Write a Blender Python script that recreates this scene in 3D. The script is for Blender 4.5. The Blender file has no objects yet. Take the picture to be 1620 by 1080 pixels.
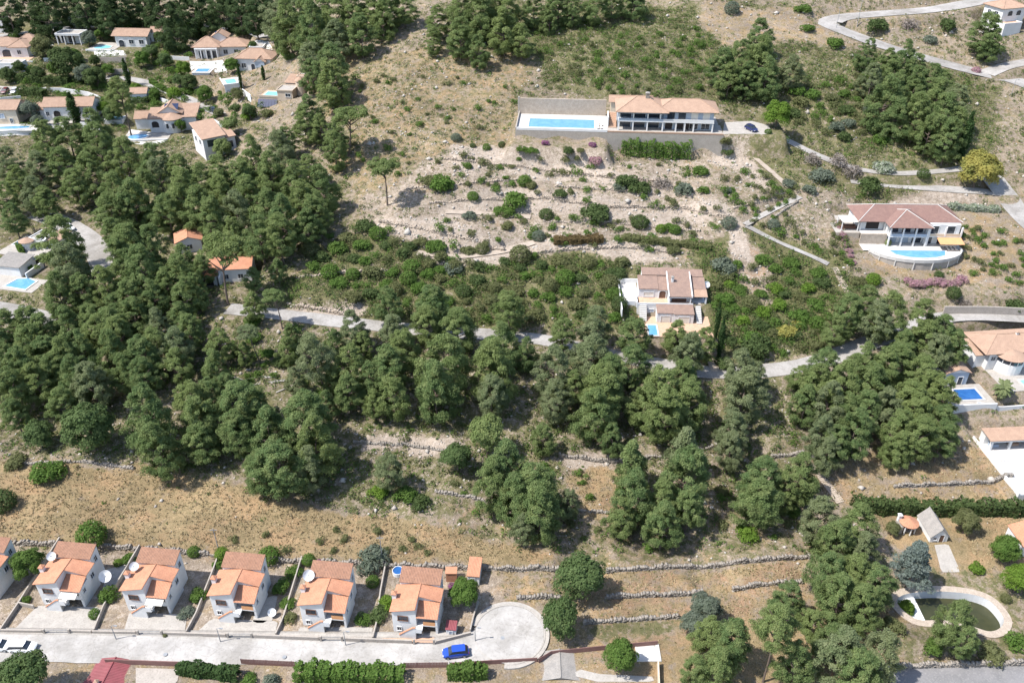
import bpy, math, random
import numpy as np
from mathutils import Matrix, Vector

# ------------------------------------------------------------------ camera, sky, sun
SC = bpy.context.scene
COL = SC.collection
FPX = 1350.0
PITCH = math.radians(33.5)
CAMZ = 116.4
cam_d = bpy.data.cameras.new('camera'); cam = bpy.data.objects.new('camera', cam_d); COL.objects.link(cam)
cam_d.sensor_width = 36.0; cam_d.lens = 36.0 * FPX / 1620.0
cam_d.clip_start = 1.0; cam_d.clip_end = 4000.0
cam.location = (0, 0, CAMZ); cam.rotation_euler = (math.pi/2 - PITCH, 0, 0)
SC.camera = cam
SUN_EL = math.radians(57); SUN_AZ_FROM = (-math.cos(math.radians(16)), -math.sin(math.radians(16)))
w = bpy.data.worlds.new('World'); SC.world = w; w.use_nodes = True
nt = w.node_tree; nt.nodes.clear()
bg = nt.nodes.new('ShaderNodeBackground'); sky = nt.nodes.new('ShaderNodeTexSky'); wo = nt.nodes.new('ShaderNodeOutputWorld')
sky.sky_type = 'NISHITA'; sky.sun_disc = False; sky.sun_elevation = SUN_EL
sky.sun_rotation = math.atan2(SUN_AZ_FROM[0], SUN_AZ_FROM[1])
sky.altitude = 150; sky.air_density = 1.0; sky.dust_density = 1.2
nt.links.new(sky.outputs[0], bg.inputs[0]); bg.inputs[1].default_value = 0.15
nt.links.new(bg.outputs[0], wo.inputs[0])
sd = bpy.data.lights.new('sun', 'SUN'); sun = bpy.data.objects.new('sun', sd); COL.objects.link(sun)
sd.energy = 4.3; sd.angle = math.radians(0.53); sd.color = (1.0, 0.965, 0.915)
sdir = Vector((SUN_AZ_FROM[0]*math.cos(SUN_EL), SUN_AZ_FROM[1]*math.cos(SUN_EL), math.sin(SUN_EL)))
sun.rotation_euler = sdir.to_track_quat('Z', 'Y').to_euler(); sun.location = (-100, 0, 250)
SC.view_settings.view_transform = 'Standard'; SC.view_settings.look = 'None'
SC.view_settings.exposure = 0.85; SC.view_settings.gamma = 1.0; SC.view_settings.use_curve_mapping = False
SC.cycles.max_bounces = 5; SC.cycles.diffuse_bounces = 3; SC.cycles.transparent_max_bounces = 4
SC.cycles.caustics_reflective = False; SC.cycles.caustics_refractive = False

# ------------------------------------------------------------------ mesh helpers
def mesh_np(name, V, F, mats=(), smooth=False, attrs=None):
    V = np.asarray(V, np.float32).reshape(-1, 3); F = np.asarray(F, np.int32)
    k = F.shape[1]
    me = bpy.data.meshes.new(name)
    me.vertices.add(len(V)); me.vertices.foreach_set('co', V.ravel())
    me.loops.add(F.size); me.loops.foreach_set('vertex_index', F.ravel())
    me.polygons.add(len(F))
    me.polygons.foreach_set('loop_start', np.arange(0, F.size, k, dtype=np.int32))
    me.polygons.foreach_set('loop_total', np.full(len(F), k, np.int32))
    if smooth: me.polygons.foreach_set('use_smooth', np.ones(len(F), bool))
    for m in mats: me.materials.append(m)
    me.update(calc_edges=True)
    return me
class MB:                                                # gathers shapes, builds ONE mesh object
    def __init__(s): s.v = []; s.f = []
    def add(s, vs, fs):
        n = len(s.v); s.v += [tuple(p) for p in vs]; s.f += [tuple(i+n for i in f) for f in fs]; return s
    def box(s, x0, x1, y0, y1, z0, z1):
        return s.add([(x0,y0,z0),(x1,y0,z0),(x1,y1,z0),(x0,y1,z0),(x0,y0,z1),(x1,y0,z1),(x1,y1,z1),(x0,y1,z1)],
                     [(0,3,2,1),(4,5,6,7),(0,1,5,4),(1,2,6,5),(2,3,7,6),(3,0,4,7)])
    def prism(s, poly, z0, z1):                          # poly counter-clockwise in xy
        n = len(poly)
        z0s = z0 if hasattr(z0, '__len__') else [z0]*n; z1s = z1 if hasattr(z1, '__len__') else [z1]*n
        return s.add([(p[0],p[1],z) for p, z in zip(poly, z0s)] + [(p[0],p[1],z) for p, z in zip(poly, z1s)],
                     [tuple(range(n-1,-1,-1)), tuple(range(n,2*n))] + [(i,(i+1)%n,n+(i+1)%n,n+i) for i in range(n)])
    def extr(s, poly3, off):                             # any flat polygon extruded by a vector
        n = len(poly3)
        return s.add([tuple(p) for p in poly3] + [(p[0]+off[0],p[1]+off[1],p[2]+off[2]) for p in poly3],
                     [tuple(range(n-1,-1,-1)), tuple(range(n,2*n))] + [(i,(i+1)%n,n+(i+1)%n,n+i) for i in range(n)])
    def tube(s, pts, rad, k=6):
        rings = []
        for i, p in enumerate(pts):
            p = Vector(p); a = Vector(pts[max(i-1,0)]); b = Vector(pts[min(i+1,len(pts)-1)])
            d = (b-a).normalized(); u = d.orthogonal().normalized(); t = d.cross(u)
            r = rad[i] if hasattr(rad,'__len__') else rad
            rings.append([p + (u*math.cos(2*math.pi*j/k) + t*math.sin(2*math.pi*j/k))*r for j in range(k)])
        vs = [q for r_ in rings for q in r_]; fs = []
        for i in range(len(pts)-1):
            for j in range(k): fs.append((i*k+j, i*k+(j+1)%k, (i+1)*k+(j+1)%k, (i+1)*k+j))
        fs += [tuple(range(k-1,-1,-1)), tuple(range((len(pts)-1)*k, len(pts)*k))]
        return s.add(vs, fs)
    def lathe(s, prof, k=16, c=(0,0,0), ax=None):
        vs = []; fs = []
        for r, z in prof:
            for j in range(k):
                q = Vector((r*math.cos(2*math.pi*j/k), r*math.sin(2*math.pi*j/k), z))
                if ax is not None: q = ax @ q
                vs.append((q[0]+c[0], q[1]+c[1], q[2]+c[2]))
        for i in range(len(prof)-1):
            for j in range(k): fs.append((i*k+j, i*k+(j+1)%k, (i+1)*k+(j+1)%k, (i+1)*k+j))
        return s.add(vs, fs)
    def mesh(s, name, m):
        me = bpy.data.meshes.new(name); me.from_pydata(s.v, [], s.f); me.update()
        if m: me.materials.append(m)
        return me
    def build(s, name, m, parent=None):
        return obj(name, s.mesh(name, m), parent)
def obj(name, data, parent=None, loc=None, rz=0):
    o = bpy.data.objects.new(name, data); COL.objects.link(o)
    if parent: o.parent = parent
    if loc is not None: o.location = loc
    if rz: o.rotation_euler = (0,0,rz)
    return o
def tag(o, label, cat, group=None):
    o['label'] = label; o['category'] = cat; o['kind'] = 'thing'
    if group: o['group'] = group
    return o
def struct(o): o['kind'] = 'structure'; return o
def stuff(o, label=None, cat=None):
    o['kind'] = 'stuff'
    if label: o['label'] = label; o['category'] = cat
    return o
def thing(name, label, cat, loc=(0,0,0), rz=0, group=None):
    return tag(obj(name, None, None, loc, rz), label, cat, group)
def copy_tree(o, parent=None):
    c = o.copy(); COL.objects.link(c); c.parent = parent
    for ch in list(o.children): copy_tree(ch, c)
    return c

# ------------------------------------------------------------------ materials
def nodes(name):
    m = bpy.data.materials.new(name); m.use_nodes = True; t = m.node_tree
    return m, t, t.nodes['Principled BSDF']
def mixc(t, fac, a, b, mode='MIX'):
    n = t.nodes.new('ShaderNodeMix'); n.data_type = 'RGBA'; n.blend_type = mode; n.clamp_factor = True
    for sck, val in ((n.inputs[0], fac), (n.inputs[6], a), (n.inputs[7], b)):
        if hasattr(val, 'is_linked') or hasattr(val, 'links'): t.links.new(val, sck)
        elif hasattr(val, '__len__'): sck.default_value = (*val[:3], 1)
        else: sck.default_value = val
    return n.outputs[2]
def ramp(t, fac, lo, hi):
    n = t.nodes.new('ShaderNodeMapRange'); t.links.new(fac, n.inputs[0]); n.inputs[1].default_value = lo; n.inputs[2].default_value = hi
    return n.outputs[0]
def noise(t, scale, detail=3, co=None, rough=.6):
    n = t.nodes.new('ShaderNodeTexNoise'); n.inputs['Scale'].default_value = scale; n.inputs['Detail'].default_value = detail
    n.inputs['Roughness'].default_value = rough
    if co is None:
        c = t.nodes.new('ShaderNodeTexCoord'); co = c.outputs['Object']
    t.links.new(co, n.inputs[0]); return n.outputs[0]
def bump(t, p, h, strength, dist=.1):
    b = t.nodes.new('ShaderNodeBump'); b.inputs['Strength'].default_value = strength; b.inputs['Distance'].default_value = dist
    t.links.new(h, b.inputs['Height']); t.links.new(b.outputs[0], p.inputs['Normal'])
def mk(name, c1, c2=None, scale=1.5, rough=.8, scale2=None, c3=None, bmp=0, spec=.3, lo=.35, hi=.65, crack=0):
    g_ = .86; c1 = tuple(v*g_ for v in c1); c2 = c2 and tuple(v*g_ for v in c2); c3 = c3 and tuple(v*g_ for v in c3)
    m, t, p = nodes(name); p.inputs['Roughness'].default_value = rough; p.inputs['Specular IOR Level'].default_value = spec
    if c2 is None: p.inputs['Base Color'].default_value = (*c1, 1); return m
    n = noise(t, scale, 4); c = mixc(t, ramp(t, n, lo, hi), c1, c2)
    if c3 is not None: c = mixc(t, ramp(t, noise(t, scale2 or scale*6, 3), .5, .72), c, c3)
    if crack:
        vo = t.nodes.new('ShaderNodeTexVoronoi'); vo.feature = 'DISTANCE_TO_EDGE'; vo.inputs['Scale'].default_value = crack
        tc = t.nodes.new('ShaderNodeTexCoord'); ns = t.nodes.new('ShaderNodeTexNoise'); ns.inputs['Scale'].default_value = .8; ns.inputs['Detail'].default_value = 4
        av = t.nodes.new('ShaderNodeVectorMath'); av.operation = 'ADD'; t.links.new(tc.outputs['Object'], ns.inputs[0]); t.links.new(tc.outputs['Object'], av.inputs[0]); t.links.new(ns.outputs['Color'], av.inputs[1]); t.links.new(av.outputs[0], vo.inputs['Vector'])
        c = mixc(t, ramp(t, vo.outputs['Distance'], .0, .012), mixc(t, 1.0, c, (.84,.83,.81), 'MULTIPLY'), c)
        c = mixc(t, ramp(t, noise(t, .12, 5, rough=.7), .42, .62), c, mixc(t, 1.0, c, (.70,.69,.67), 'MULTIPLY'))
    t.links.new(c, p.inputs['Base Color'])
    if bmp: bump(t, p, noise(t, (scale2 or scale*6), 4), bmp)
    return m
def leafmat(name, a, b, tip, trans=.48):
    m, t, p = nodes(name)
    oi = t.nodes.new('ShaderNodeObjectInfo')
    c = mixc(t, oi.outputs['Random'], a, b)
    c = mixc(t, ramp(t, noise(t, 2.6, 3), .42, .72), c, tip)
    t.links.new(c, p.inputs['Base Color']); p.inputs['Roughness'].default_value = .75; p.inputs['Specular IOR Level'].default_value = .12
    tr = t.nodes.new('ShaderNodeBsdfTranslucent'); t.links.new(c, tr.inputs[0])
    mx = t.nodes.new('ShaderNodeMixShader'); mx.inputs[0].default_value = trans
    out = t.nodes['Material Output']; t.links.new(p.outputs[0], mx.inputs[1]); t.links.new(tr.outputs[0], mx.inputs[2]); t.links.new(mx.outputs[0], out.inputs[0])
    return m
M = {}
M['white'] = mk('white_render', (.78,.77,.76), (.68,.67,.65), .5, .85, 5, (.74,.73,.715))
M['cream'] = mk('cream_render', (.66,.56,.43), (.58,.48,.36), .5, .85)
M['beige'] = mk('beige_render', (.60,.49,.38), (.52,.42,.32), .6, .85)
M['blue_grey'] = mk('blue_grey_render', (.42,.48,.55), (.36,.42,.50), .7, .8)
M['tile_orange'] = mk('orange_roof_tile', (.56,.275,.165), (.47,.225,.135), .8, .85, 5, (.36,.17,.105))
M['tile_brown'] = mk('weathered_roof_tile', (.37,.20,.13), (.29,.155,.10), 1.2, .9, 4, (.21,.125,.09))
M['tile_tan'] = mk('tan_roof_tile', (.45,.305,.22), (.38,.255,.185), .8, .9, 5, (.30,.195,.14))
M['tile_red'] = mk('red_brown_roof_tile', (.27,.165,.135), (.225,.135,.115), 1.0, .85, 6, (.17,.11,.095))
M['tile_grey'] = mk('grey_brown_roof_tile', (.33,.225,.175), (.27,.185,.15), 1.0, .9, 6, (.20,.145,.12))
M['red_sheet'] = mk('red_sheet_roof', (.26,.065,.075), (.21,.055,.06), 1.0, .6)
M['fibre'] = mk('grey_fibre_cement', (.36,.33,.30), (.28,.26,.24), 1.2, .9, 7, (.22,.21,.19))
M['stone'] = mk('dry_stone', (.36,.32,.275), (.27,.24,.205), 1.4, .95, 7, (.17,.15,.13), bmp=.4)
M['stone_warm'] = mk('warm_stone', (.50,.42,.34), (.40,.33,.265), 1.4, .95, 6, (.30,.25,.20), bmp=.4)
M['block'] = mk('concrete_block', (.44,.39,.34), (.37,.33,.285), .9, .95, 4, (.29,.26,.23), bmp=.2)
M['concrete'] = mk('road_concrete', (.50,.475,.445), (.42,.40,.375), .3, .9, 2.2, (.37,.35,.33), bmp=.1, crack=.22)
M['asphalt'] = mk('old_asphalt', (.24,.23,.23), (.19,.185,.185), .4, .9, 4, (.28,.27,.26), bmp=.15)
M['lane'] = mk('pale_lane', (.43,.405,.38), (.35,.33,.305), .4, .95, 2.5, (.29,.27,.25), bmp=.15, crack=.3)
M['path'] = mk('path_earth', (.45,.38,.31), (.37,.30,.24), .8, .95, 4, (.29,.25,.2), bmp=.3)
M['terracotta'] = mk('terracotta_paving', (.60,.40,.28), (.54,.35,.24), 1.0, .8, 4, (.46,.29,.2))
M['paving'] = mk('pale_paving', (.45,.415,.37), (.37,.34,.305), .8, .85, 4, (.30,.275,.245))
M['coping'] = mk('white_coping', (.62,.595,.56), (.54,.52,.49), 1.0, .7)
M['glass'] = mk('window_glass', (.03,.04,.05), (.05,.06,.08), 1.0, .12, spec=.6)
M['dark'] = mk('painted_opening_shade', (.035,.03,.03), (.055,.045,.04), 2, .9)  # flat near-black panels that paint the shade inside openings
M['brown'] = mk('brown_wood', (.17,.09,.06), (.12,.065,.045), 2.0, .7)
M['fence'] = mk('red_brown_fence', (.25,.14,.12), (.20,.11,.10), 1.0, .8)
M['metal'] = mk('grey_metal', (.32,.33,.34), (.26,.27,.28), 2, .45, spec=.5)
M['dish'] = mk('dish_white', (.74,.74,.74), (.66,.67,.68), 1.5, .55)
M['solar'] = mk('solar_panel', (.02,.03,.07), (.03,.04,.09), 2, .15, spec=.7)
M['awning'] = mk('orange_awning', (.70,.36,.17), (.64,.32,.15), 1, .8)
M['canvas'] = mk('cream_canvas', (.74,.70,.62), (.68,.64,.56), 1, .85)
M['bark'] = mk('pine_bark', (.17,.125,.10), (.11,.085,.07), 2, .95, 8, (.22,.18,.15))
M['deadwood'] = mk('bleached_wood', (.50,.47,.43), (.38,.35,.32), 2, .9)
M['tyre'] = mk('tyre', (.02,.02,.02), rough=.85); M['rim'] = mk('rim', (.45,.46,.47), rough=.35)
M['lamp'] = mk('lamp_lens', (.75,.75,.72), rough=.2); M['tail'] = mk('tail_lens', (.35,.02,.02), rough=.25)
def paint(n, c):
    m, t, p = nodes(n); p.inputs['Base Color'].default_value = (*c,1); p.inputs['Roughness'].default_value = .3
    p.inputs['Coat Weight'].default_value = .6; p.inputs['Coat Roughness'].default_value = .08; return m
M['blue_paint'] = paint('blue_paint', (.015,.06,.36)); M['white_paint'] = paint('white_paint', (.74,.75,.75))
M['black_paint'] = paint('black_paint', (.02,.025,.03)); M['dark_blue_paint'] = paint('dark_blue_paint', (.02,.025,.09)); M['red_paint'] = paint('dark_red_paint', (.14,.025,.025))
def water(n, a, b, rough=.06):
    m, t, p = nodes(n); c = mixc(t, ramp(t, noise(t, .6, 3), .35, .65), a, b); t.links.new(c, p.inputs['Base Color'])
    p.inputs['Roughness'].default_value = rough; p.inputs['Specular IOR Level'].default_value = .5
    bump(t, p, noise(t, 2.5, 3), .12, .05); return m
M['water'] = water('pool_water', (.095,.27,.48), (.14,.33,.54)); M['water_deep'] = water('deep_pool_water', (.015,.08,.25), (.03,.12,.32))
M['water_cyan'] = water('cyan_pool_water', (.19,.50,.58), (.25,.57,.64)); M['water_green'] = water('stagnant_water', (.030,.034,.012), (.045,.045,.017), .35)
# foliage
L = {}
L['pine'] = leafmat('pine_needles', (.200,.252,.088), (.126,.192,.074), (.270,.316,.128))
L['pine_grey'] = leafmat('grey_green_needles', (.205,.24,.115), (.165,.21,.10), (.285,.315,.17))
L['pine_dark_and_shaded'] = leafmat('dark_and_shaded_needles', (.075,.115,.045), (.06,.10,.04), (.12,.165,.07))  # darker pine copy: paints the road wood's shade, also colours one dark pine
L['carob'] = leafmat('carob_leaves', (.085,.135,.045), (.10,.15,.055), (.16,.215,.085))
L['green'] = leafmat('shrub_green', (.10,.18,.036), (.09,.15,.034), (.16,.24,.06))
L['dark'] = leafmat('shrub_dark', (.072,.11,.038), (.085,.125,.042), (.13,.17,.065))
L['lime'] = leafmat('shrub_lime', (.135,.225,.032), (.115,.195,.032), (.19,.28,.05))
L['olive'] = leafmat('shrub_olive', (.155,.165,.066), (.13,.15,.062), (.21,.215,.10))
L['grey'] = leafmat('shrub_grey_green', (.13,.16,.11), (.15,.18,.13), (.22,.25,.19))
L['silver'] = leafmat('cedar_blue', (.17,.21,.18), (.17,.21,.18), (.26,.30,.27))
L['dry'] = leafmat('dry_shrub', (.20,.17,.14), (.23,.195,.17), (.28,.245,.22), .1)
L['rust'] = leafmat('rust_hedge', (.15,.10,.05), (.15,.11,.05), (.19,.14,.065))
L['pink'] = leafmat('pink_flowers', (.52,.30,.36), (.46,.27,.32), (.28,.25,.16))
L['magenta'] = leafmat('bougainvillea', (.38,.12,.30), (.33,.12,.28), (.20,.21,.10))
L['yellow'] = leafmat('yellow_blossom', (.40,.35,.09), (.34,.31,.09), (.24,.26,.08))
L['flower_white'] = leafmat('white_oleander', (.22,.27,.16), (.22,.27,.16), (.55,.55,.5))
L['cypress'] = leafmat('cypress_green', (.045,.085,.03), (.055,.095,.03), (.085,.14,.045))
L['palm'] = leafmat('palm_fronds', (.17,.21,.09), (.17,.21,.09), (.27,.30,.15))
# ------------------------------------------------------------------ terrain
FWD = np.array((0, math.cos(PITCH), -math.sin(PITCH))); UPV = np.array((0, math.sin(PITCH), math.cos(PITCH)))
CP = np.array((0, 0, CAMZ))
def ray(px, py): return FWD + np.array(((px-810)/FPX, 0, 0)) - (py-540)/FPX*UPV
def project(P):                                           # world -> photo pixel (arrays)
    R = np.asarray(P) - CP; d = R @ FWD
    return 810 + FPX*R[..., 0]/d, 540 - FPX*(R @ UPV)/d, d
def sp(x, wd): return wd*np.logaddexp(0, np.clip(x/wd, -60, 60)) * (x/wd < 60) + np.where(x/wd >= 60, x, 0)
def sst(a, b, x):
    t = np.clip((x-a)/(b-a), 0, 1); return t*t*(3-2*t)
_rs = np.random.RandomState(5)
_lat = _rs.rand(64, 64)
def vnoise(x, y):
    xi = np.floor(x).astype(int); yi = np.floor(y).astype(int); fx = x-xi; fy = y-yi
    fx = fx*fx*(3-2*fx); fy = fy*fy*(3-2*fy)
    g = lambda a, b: _lat[a % 64, b % 64]
    return (g(xi,yi)*(1-fx)+g(xi+1,yi)*fx)*(1-fy)+(g(xi,yi+1)*(1-fx)+g(xi+1,yi+1)*fx)*fy - .5
def base(X, Y):
    X = np.asarray(X, float); Y = np.asarray(Y, float)
    s = .13 + .155*sst(-125, -20, X)
    h = .10*sp(Y-107, 4.) + (s-.10)*sp(Y-128, 6.) - .28*np.minimum(sp(80.5-Y, 1.2), 22)
    a = sst(108, 135, Y)
    return h + a*(2.2*vnoise(X/34+3, Y/34) + .9*vnoise(X/11, Y/11+7))
def hit(px, py, H, t0=60., t1=700.):
    d = ray(px, py); t = np.arange(t0, t1, .4); P = CP + t[:, None]*d
    below = P[:, 2] < H(P[:, 0], P[:, 1]); i = int(np.argmax(below))
    if not below[i]: i = len(t)-1
    a, b = t[max(i-1, 0)], t[i]
    for _ in range(14):
        m = (a+b)/2; p = CP + m*d
        if p[2] < H(p[0], p[1]): b = m
        else: a = m
    return CP + (a+b)/2*d
# house frames: anchor pixel on the ground, yaw in degrees, level pads (x0, x1, y0, y1, dz, blend)
FR = {}
def frame(k, px, py, yaw, *pads): 
    FR[k] = (hit(px, py, base), math.radians(yaw), pads)
ROW = [('r0',-66,944),('r1',70,955),('r2',204,965),('r3',340,973),('r4',480,988),('r5',623,998)]
for k, px, py in ROW: frame(k, px, py, -6, (-2, 9.5, -4, 9, 0, 2))
frame('upper', 959, 238, -4.5, (-26, -.6, -7, .3, 2.9, 3), (-25.5, 34, .35, 17, 5.2, 2.), (33, 48, 1, 13, 5.2, 2.5))
frame('right', 1403, 390, -1.5, (-7, 18, -1.8, 14, 0, 2), (-10, -1.5, 2, 14, 2.7, 1.5))
frame('mid', 1038.6, 510, -2, (-4, 12, -6, 3.2, 0, 2), (-8, 12.5, 3.4, 13.5, 2.8, 1.5))
frame('east', 1563, 590, 6, (-2, 18, -8, 12, 0, 2))
frame('pavilion', 1506, 609, 4, (-8, 6, -7, 6, 0, 1.5))
frame('deck', 1564, 713, 4, (-1, 17, -12.5, 6, 0, 1.5))
frame('hut', 1470, 857, 2, (-6, 6, -6, 8, 0, 2))
frame('t1', 0, 93, 3, (-8, 13, -6, 12, 0, 2))
frame('t2', 91, 71, -4, (-2, 11, -5, 8, 0, 2))
frame('t3', 182, 75, -4, (-9, 13, -4, 9, 0, 2))
frame('t4', 240, 66, 0, (-1, 6, -1, 6, 0, 2))
frame('t5', 309, 94, 3, (-2, 19, -1, 12, 0, 2))
frame('t5p', 306, 127, 0, (-1, 6.5, .3, 6, 2.6, 1.))
frame('t6', 376, 113, -4, (-1, 13, -1, 10, 0, 2))
frame('t7', 412, 168, -8, (-2, 14, .3, 16, 3.0, 2))
frame('t8', 358, 152, 25, (-.2, 6.5, .2, 9, 3.4, 1.))
frame('t9', 238, 213, 6, (-8, 14, -6, 12, 0, 2))
frame('t10', 327, 254, 35, (-1, 9, -1, 11, 0, 2))
frame('t11', 74, 191, 4, (-3, 17, -3, 9, 0, 2))
frame('t12', -10, 197, 2, (-3, 9, -6, 9, 0, 2))
frame('tr', 1578, 50, 18, (-1, 11, -2, 9, 0, 2))
frame('poolhouse', 17, 394, -18, (-4, 13, -3, 9, 0, 2))
frame('leftpool', 2, 456, -12, (-6, 9, -1, 12, 0, 2))
frame('cottage', 283, 402, 20, (-1, 7, -1, 7, 0, 2))
frame('woodhouse', 318, 453, 6, (-1, 13, -1, 9, 0, 2))
# roads and paths: name, centre line in photo pixels, width, blend, material
ROADS = [
 ('road', [(-260,1020),(-60,1022),(120,1024),(300,1027),(500,1029),(680,1030),(760,1022),(800,1008)], 5.6, 2, 'concrete', 'turn'),
 ('road', [(1395,1077),(1500,1073),(1640,1072),(1800,1072)], 4.5, 1.5, 'asphalt', ''),
 ('road', [(360,488),(440,497),(540,509),(660,522),(780,529),(860,536),(960,560),(1060,580),(1135,592),(1240,584),(1300,571),(1350,552),(1430,522),(1490,500),(1560,499),(1640,503),(1760,508)], 4.6, 2, 'lane', ''),
 ('road', [(1555,262),(1585,300),(1610,335),(1650,372),(1720,430)], 6.4, 2, 'lane', ''),
 ('road', [(1345,285),(1400,292),(1480,298),(1545,302),(1585,306)], 4.2, 1.5, 'lane', ''),
 ('road', [(1195,200),(1230,214),(1290,245),(1350,268),(1420,276),(1500,270),(1552,262)], 3.0, 1.5, 'lane', ''),
 ('road', [(1760,-22),(1640,-10),(1560,0),(1480,16),(1390,22),(1330,27),(1306,36),(1330,48),(1400,74),(1480,97),(1560,118),(1605,126),(1660,148),(1760,190)], 7.6, 2, 'lane', ''),
 ('road', [(1560,117),(1590,104),(1650,94),(1760,90)], 5.6, 2, 'lane', ''),
 ('road', [(60,338),(88,348),(118,362),(143,382),(158,405),(168,430)], 6.6, 2, 'lane', ''),
 ('road', [(-120,470),(-20,484),(40,496),(95,507)], 5.4, 2, 'lane', ''),
 ('road', [(150,122),(215,125),(245,137),(285,152),(318,166),(350,182)], 4.4, 1.5, 'lane', ''),
 ('road', [(65,141),(95,143),(130,148),(150,155)], 4.6, 1.5, 'lane', ''),
 ('road', [(310,44),(360,47),(400,52),(420,60)], 5, 2, 'lane', ''),
 ('road', [(-100,66),(0,57),(60,50),(110,44),(170,40)], 5, 2, 'lane', ''),
 ('path', [(1168,228),(1195,250),(1232,282),(1252,300)], 1.8, 1, 'path', ''),
 ('path', [(1265,311),(1215,336),(1178,356)], 2.0, 1, 'lane', ''),
 ('path', [(1180,357),(1230,383),(1290,408),(1322,424)], 1.8, 1, 'lane', ''),
 ('path', [(705,335),(800,340),(850,345)], 2.2, 1, 'path', ''),
 ('path', [(660,400),(720,408),(790,400),(850,382)], 2.2, 1, 'path', ''),
]
# retaining walls: polyline at the wall foot in pixels, height
WALLS = [
 ([(-90,858),(0,860),(85,863),(175,867),(300,876),(420,888),(560,893),(700,899),(830,903),(900,905)], 1.5, 'long dry stone terrace wall behind the row of orange roofed houses'),
 ([(960,906),(1000,905),(1100,899),(1200,891),(1285,881)], 1.2, 'dry stone terrace wall above the orange soil plot'),
 ([(820,946),(890,946)], 1.2, 'short dry stone wall beside the almond tree above the turning circle'),
 ([(960,948),(1040,945),(1112,938)], 1.3, 'grey dry stone wall across the orange soil plot'),
 ([(925,986),(1000,981),(1078,976)], 1.0, 'low dry stone wall above the green grass strip by the turning circle'),
 ([(1160,934),(1200,926),(1272,921)], 1.2, 'rough stone wall around the dug hollow in orange soil'),
 ([(690,778),(740,786),(800,802)], 1.0, 'low stone terrace wall among shrubs between two pine clumps'),
 ([(895,806),(968,812)], .8, 'short low stone terrace wall behind the forked pines'),
 ([(885,722),(965,732),(1060,722),(1130,708)], 1.3, 'pale stone terrace wall running behind the pointed pines'),
 ([(1205,727),(1275,717)], 1.3, 'stone terrace wall in shade beside the stone steps'),
 ([(560,700),(640,704),(720,716)], 1.0, 'broken stone terrace wall below the pine belt'),
 ([(30,735),(130,730),(215,742)], .9, 'low stone terrace wall along the top of the straw field'),
 ([(680,322),(760,316),(860,314),(960,330),(1080,330),(1150,346)], 1.3, 'long pale rubble terrace bank on the open hillside'),
 ([(600,352),(660,362),(740,380),(800,398)], 1.3, 'rubble terrace bank above the dense green scrub'),
 ([(830,402),(900,396),(990,392),(1060,400)], 1.2, 'pale rubble terrace below the clipped rust coloured hedge'),
 ([(700,252),(790,262),(880,272),(960,282),(1060,290)], 1.1, 'rubble terrace below the long pool villa'),
 ([(640,300),(720,296),(800,288),(840,286)], .9, 'short rubble bank beside the pale track on the slope'),
 ([(880,300),(960,303),(1040,312)], .9, 'short rubble bank under the tall villa hedge'),
 ([(860,352),(940,350),(1010,358),(1110,366)], .9, 'narrow rubble bank above the clipped rust hedge'),
 ([(470,440),(540,432),(620,428)], .9, 'rubble bank lost in the dense scrub'),
 ([(1160,330),(1210,318),(1250,300)], .9, 'rubble bank beside the upper garden path'),
 ([(455,478),(520,488),(560,498)], 1.3, 'ochre stone bank beside the bend of the woodland lane'),
 ([(1415,770),(1480,768),(1560,764),(1600,762)], 1.3, 'pale retaining wall below the shaded pine clearing'),
 ([(1492,494),(1560,494),(1640,498)], 1.6, 'plain grey retaining wall along the lane below the hillside garden'),
 ([(1385,1057),(1440,1054),(1530,1052),(1600,1050),(1660,1050)], 1.5, 'pale stone wall along the asphalt road below the pond garden'),
 ([(1215,352),(1262,320)], .9, 'low grey stone wall running up the slope beside the garden path'),
]
gx = np.concatenate([np.linspace(-900,-215,30)[:-1], np.arange(-215,215.1,.78), np.linspace(215,900,30)[1:]])
gy = np.concatenate([np.linspace(-250,58,30)[:-1], np.arange(58,365,.78), np.linspace(365,1400,40)[1:]])
GX, GY = np.meshgrid(gx, gy); GZ = base(GX, GY)
def polydist(pts, X, Y):                                  # distance, arc position 0..n-1, signed side
    best = np.full(X.shape, 1e9); pos = np.zeros(X.shape); side = np.zeros(X.shape)
    for i in range(len(pts)-1):
        a = pts[i][:2]; b = pts[i+1][:2]; d = b-a; l2 = d @ d
        t = np.clip(((X-a[0])*d[0]+(Y-a[1])*d[1])/l2, 0, 1)
        q = np.hypot(X-a[0]-t*d[0], Y-a[1]-t*d[1]); m = q < best
        best[m] = q[m]; pos[m] = i+t[m]; side[m] = np.sign(d[0]*(Y-a[1])-d[1]*(X-a[0]))[m]
    return best, pos, side
sub = (GX > -260) & (GX < 260) & (GY > 40) & (GY < 420)
sx, sy = GX[sub], GY[sub]; sz = GZ[sub].copy()
WP = []
for px, h, lab in WALLS:
    pts = np.array([hit(x, y, base) for x, y in px])
    WP.append((pts, h, lab)); d, pos, side = polydist(pts, sx, sy)
    up = side > 0
    ends = np.clip(np.minimum(pos, len(pts)-1-pos)*3, 0, 1)
    sz += np.where(up & (d > .35), h*np.clip(1-(d-.35)/(h*6.5), 0, 1)*ends, 0)
RP = []
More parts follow.
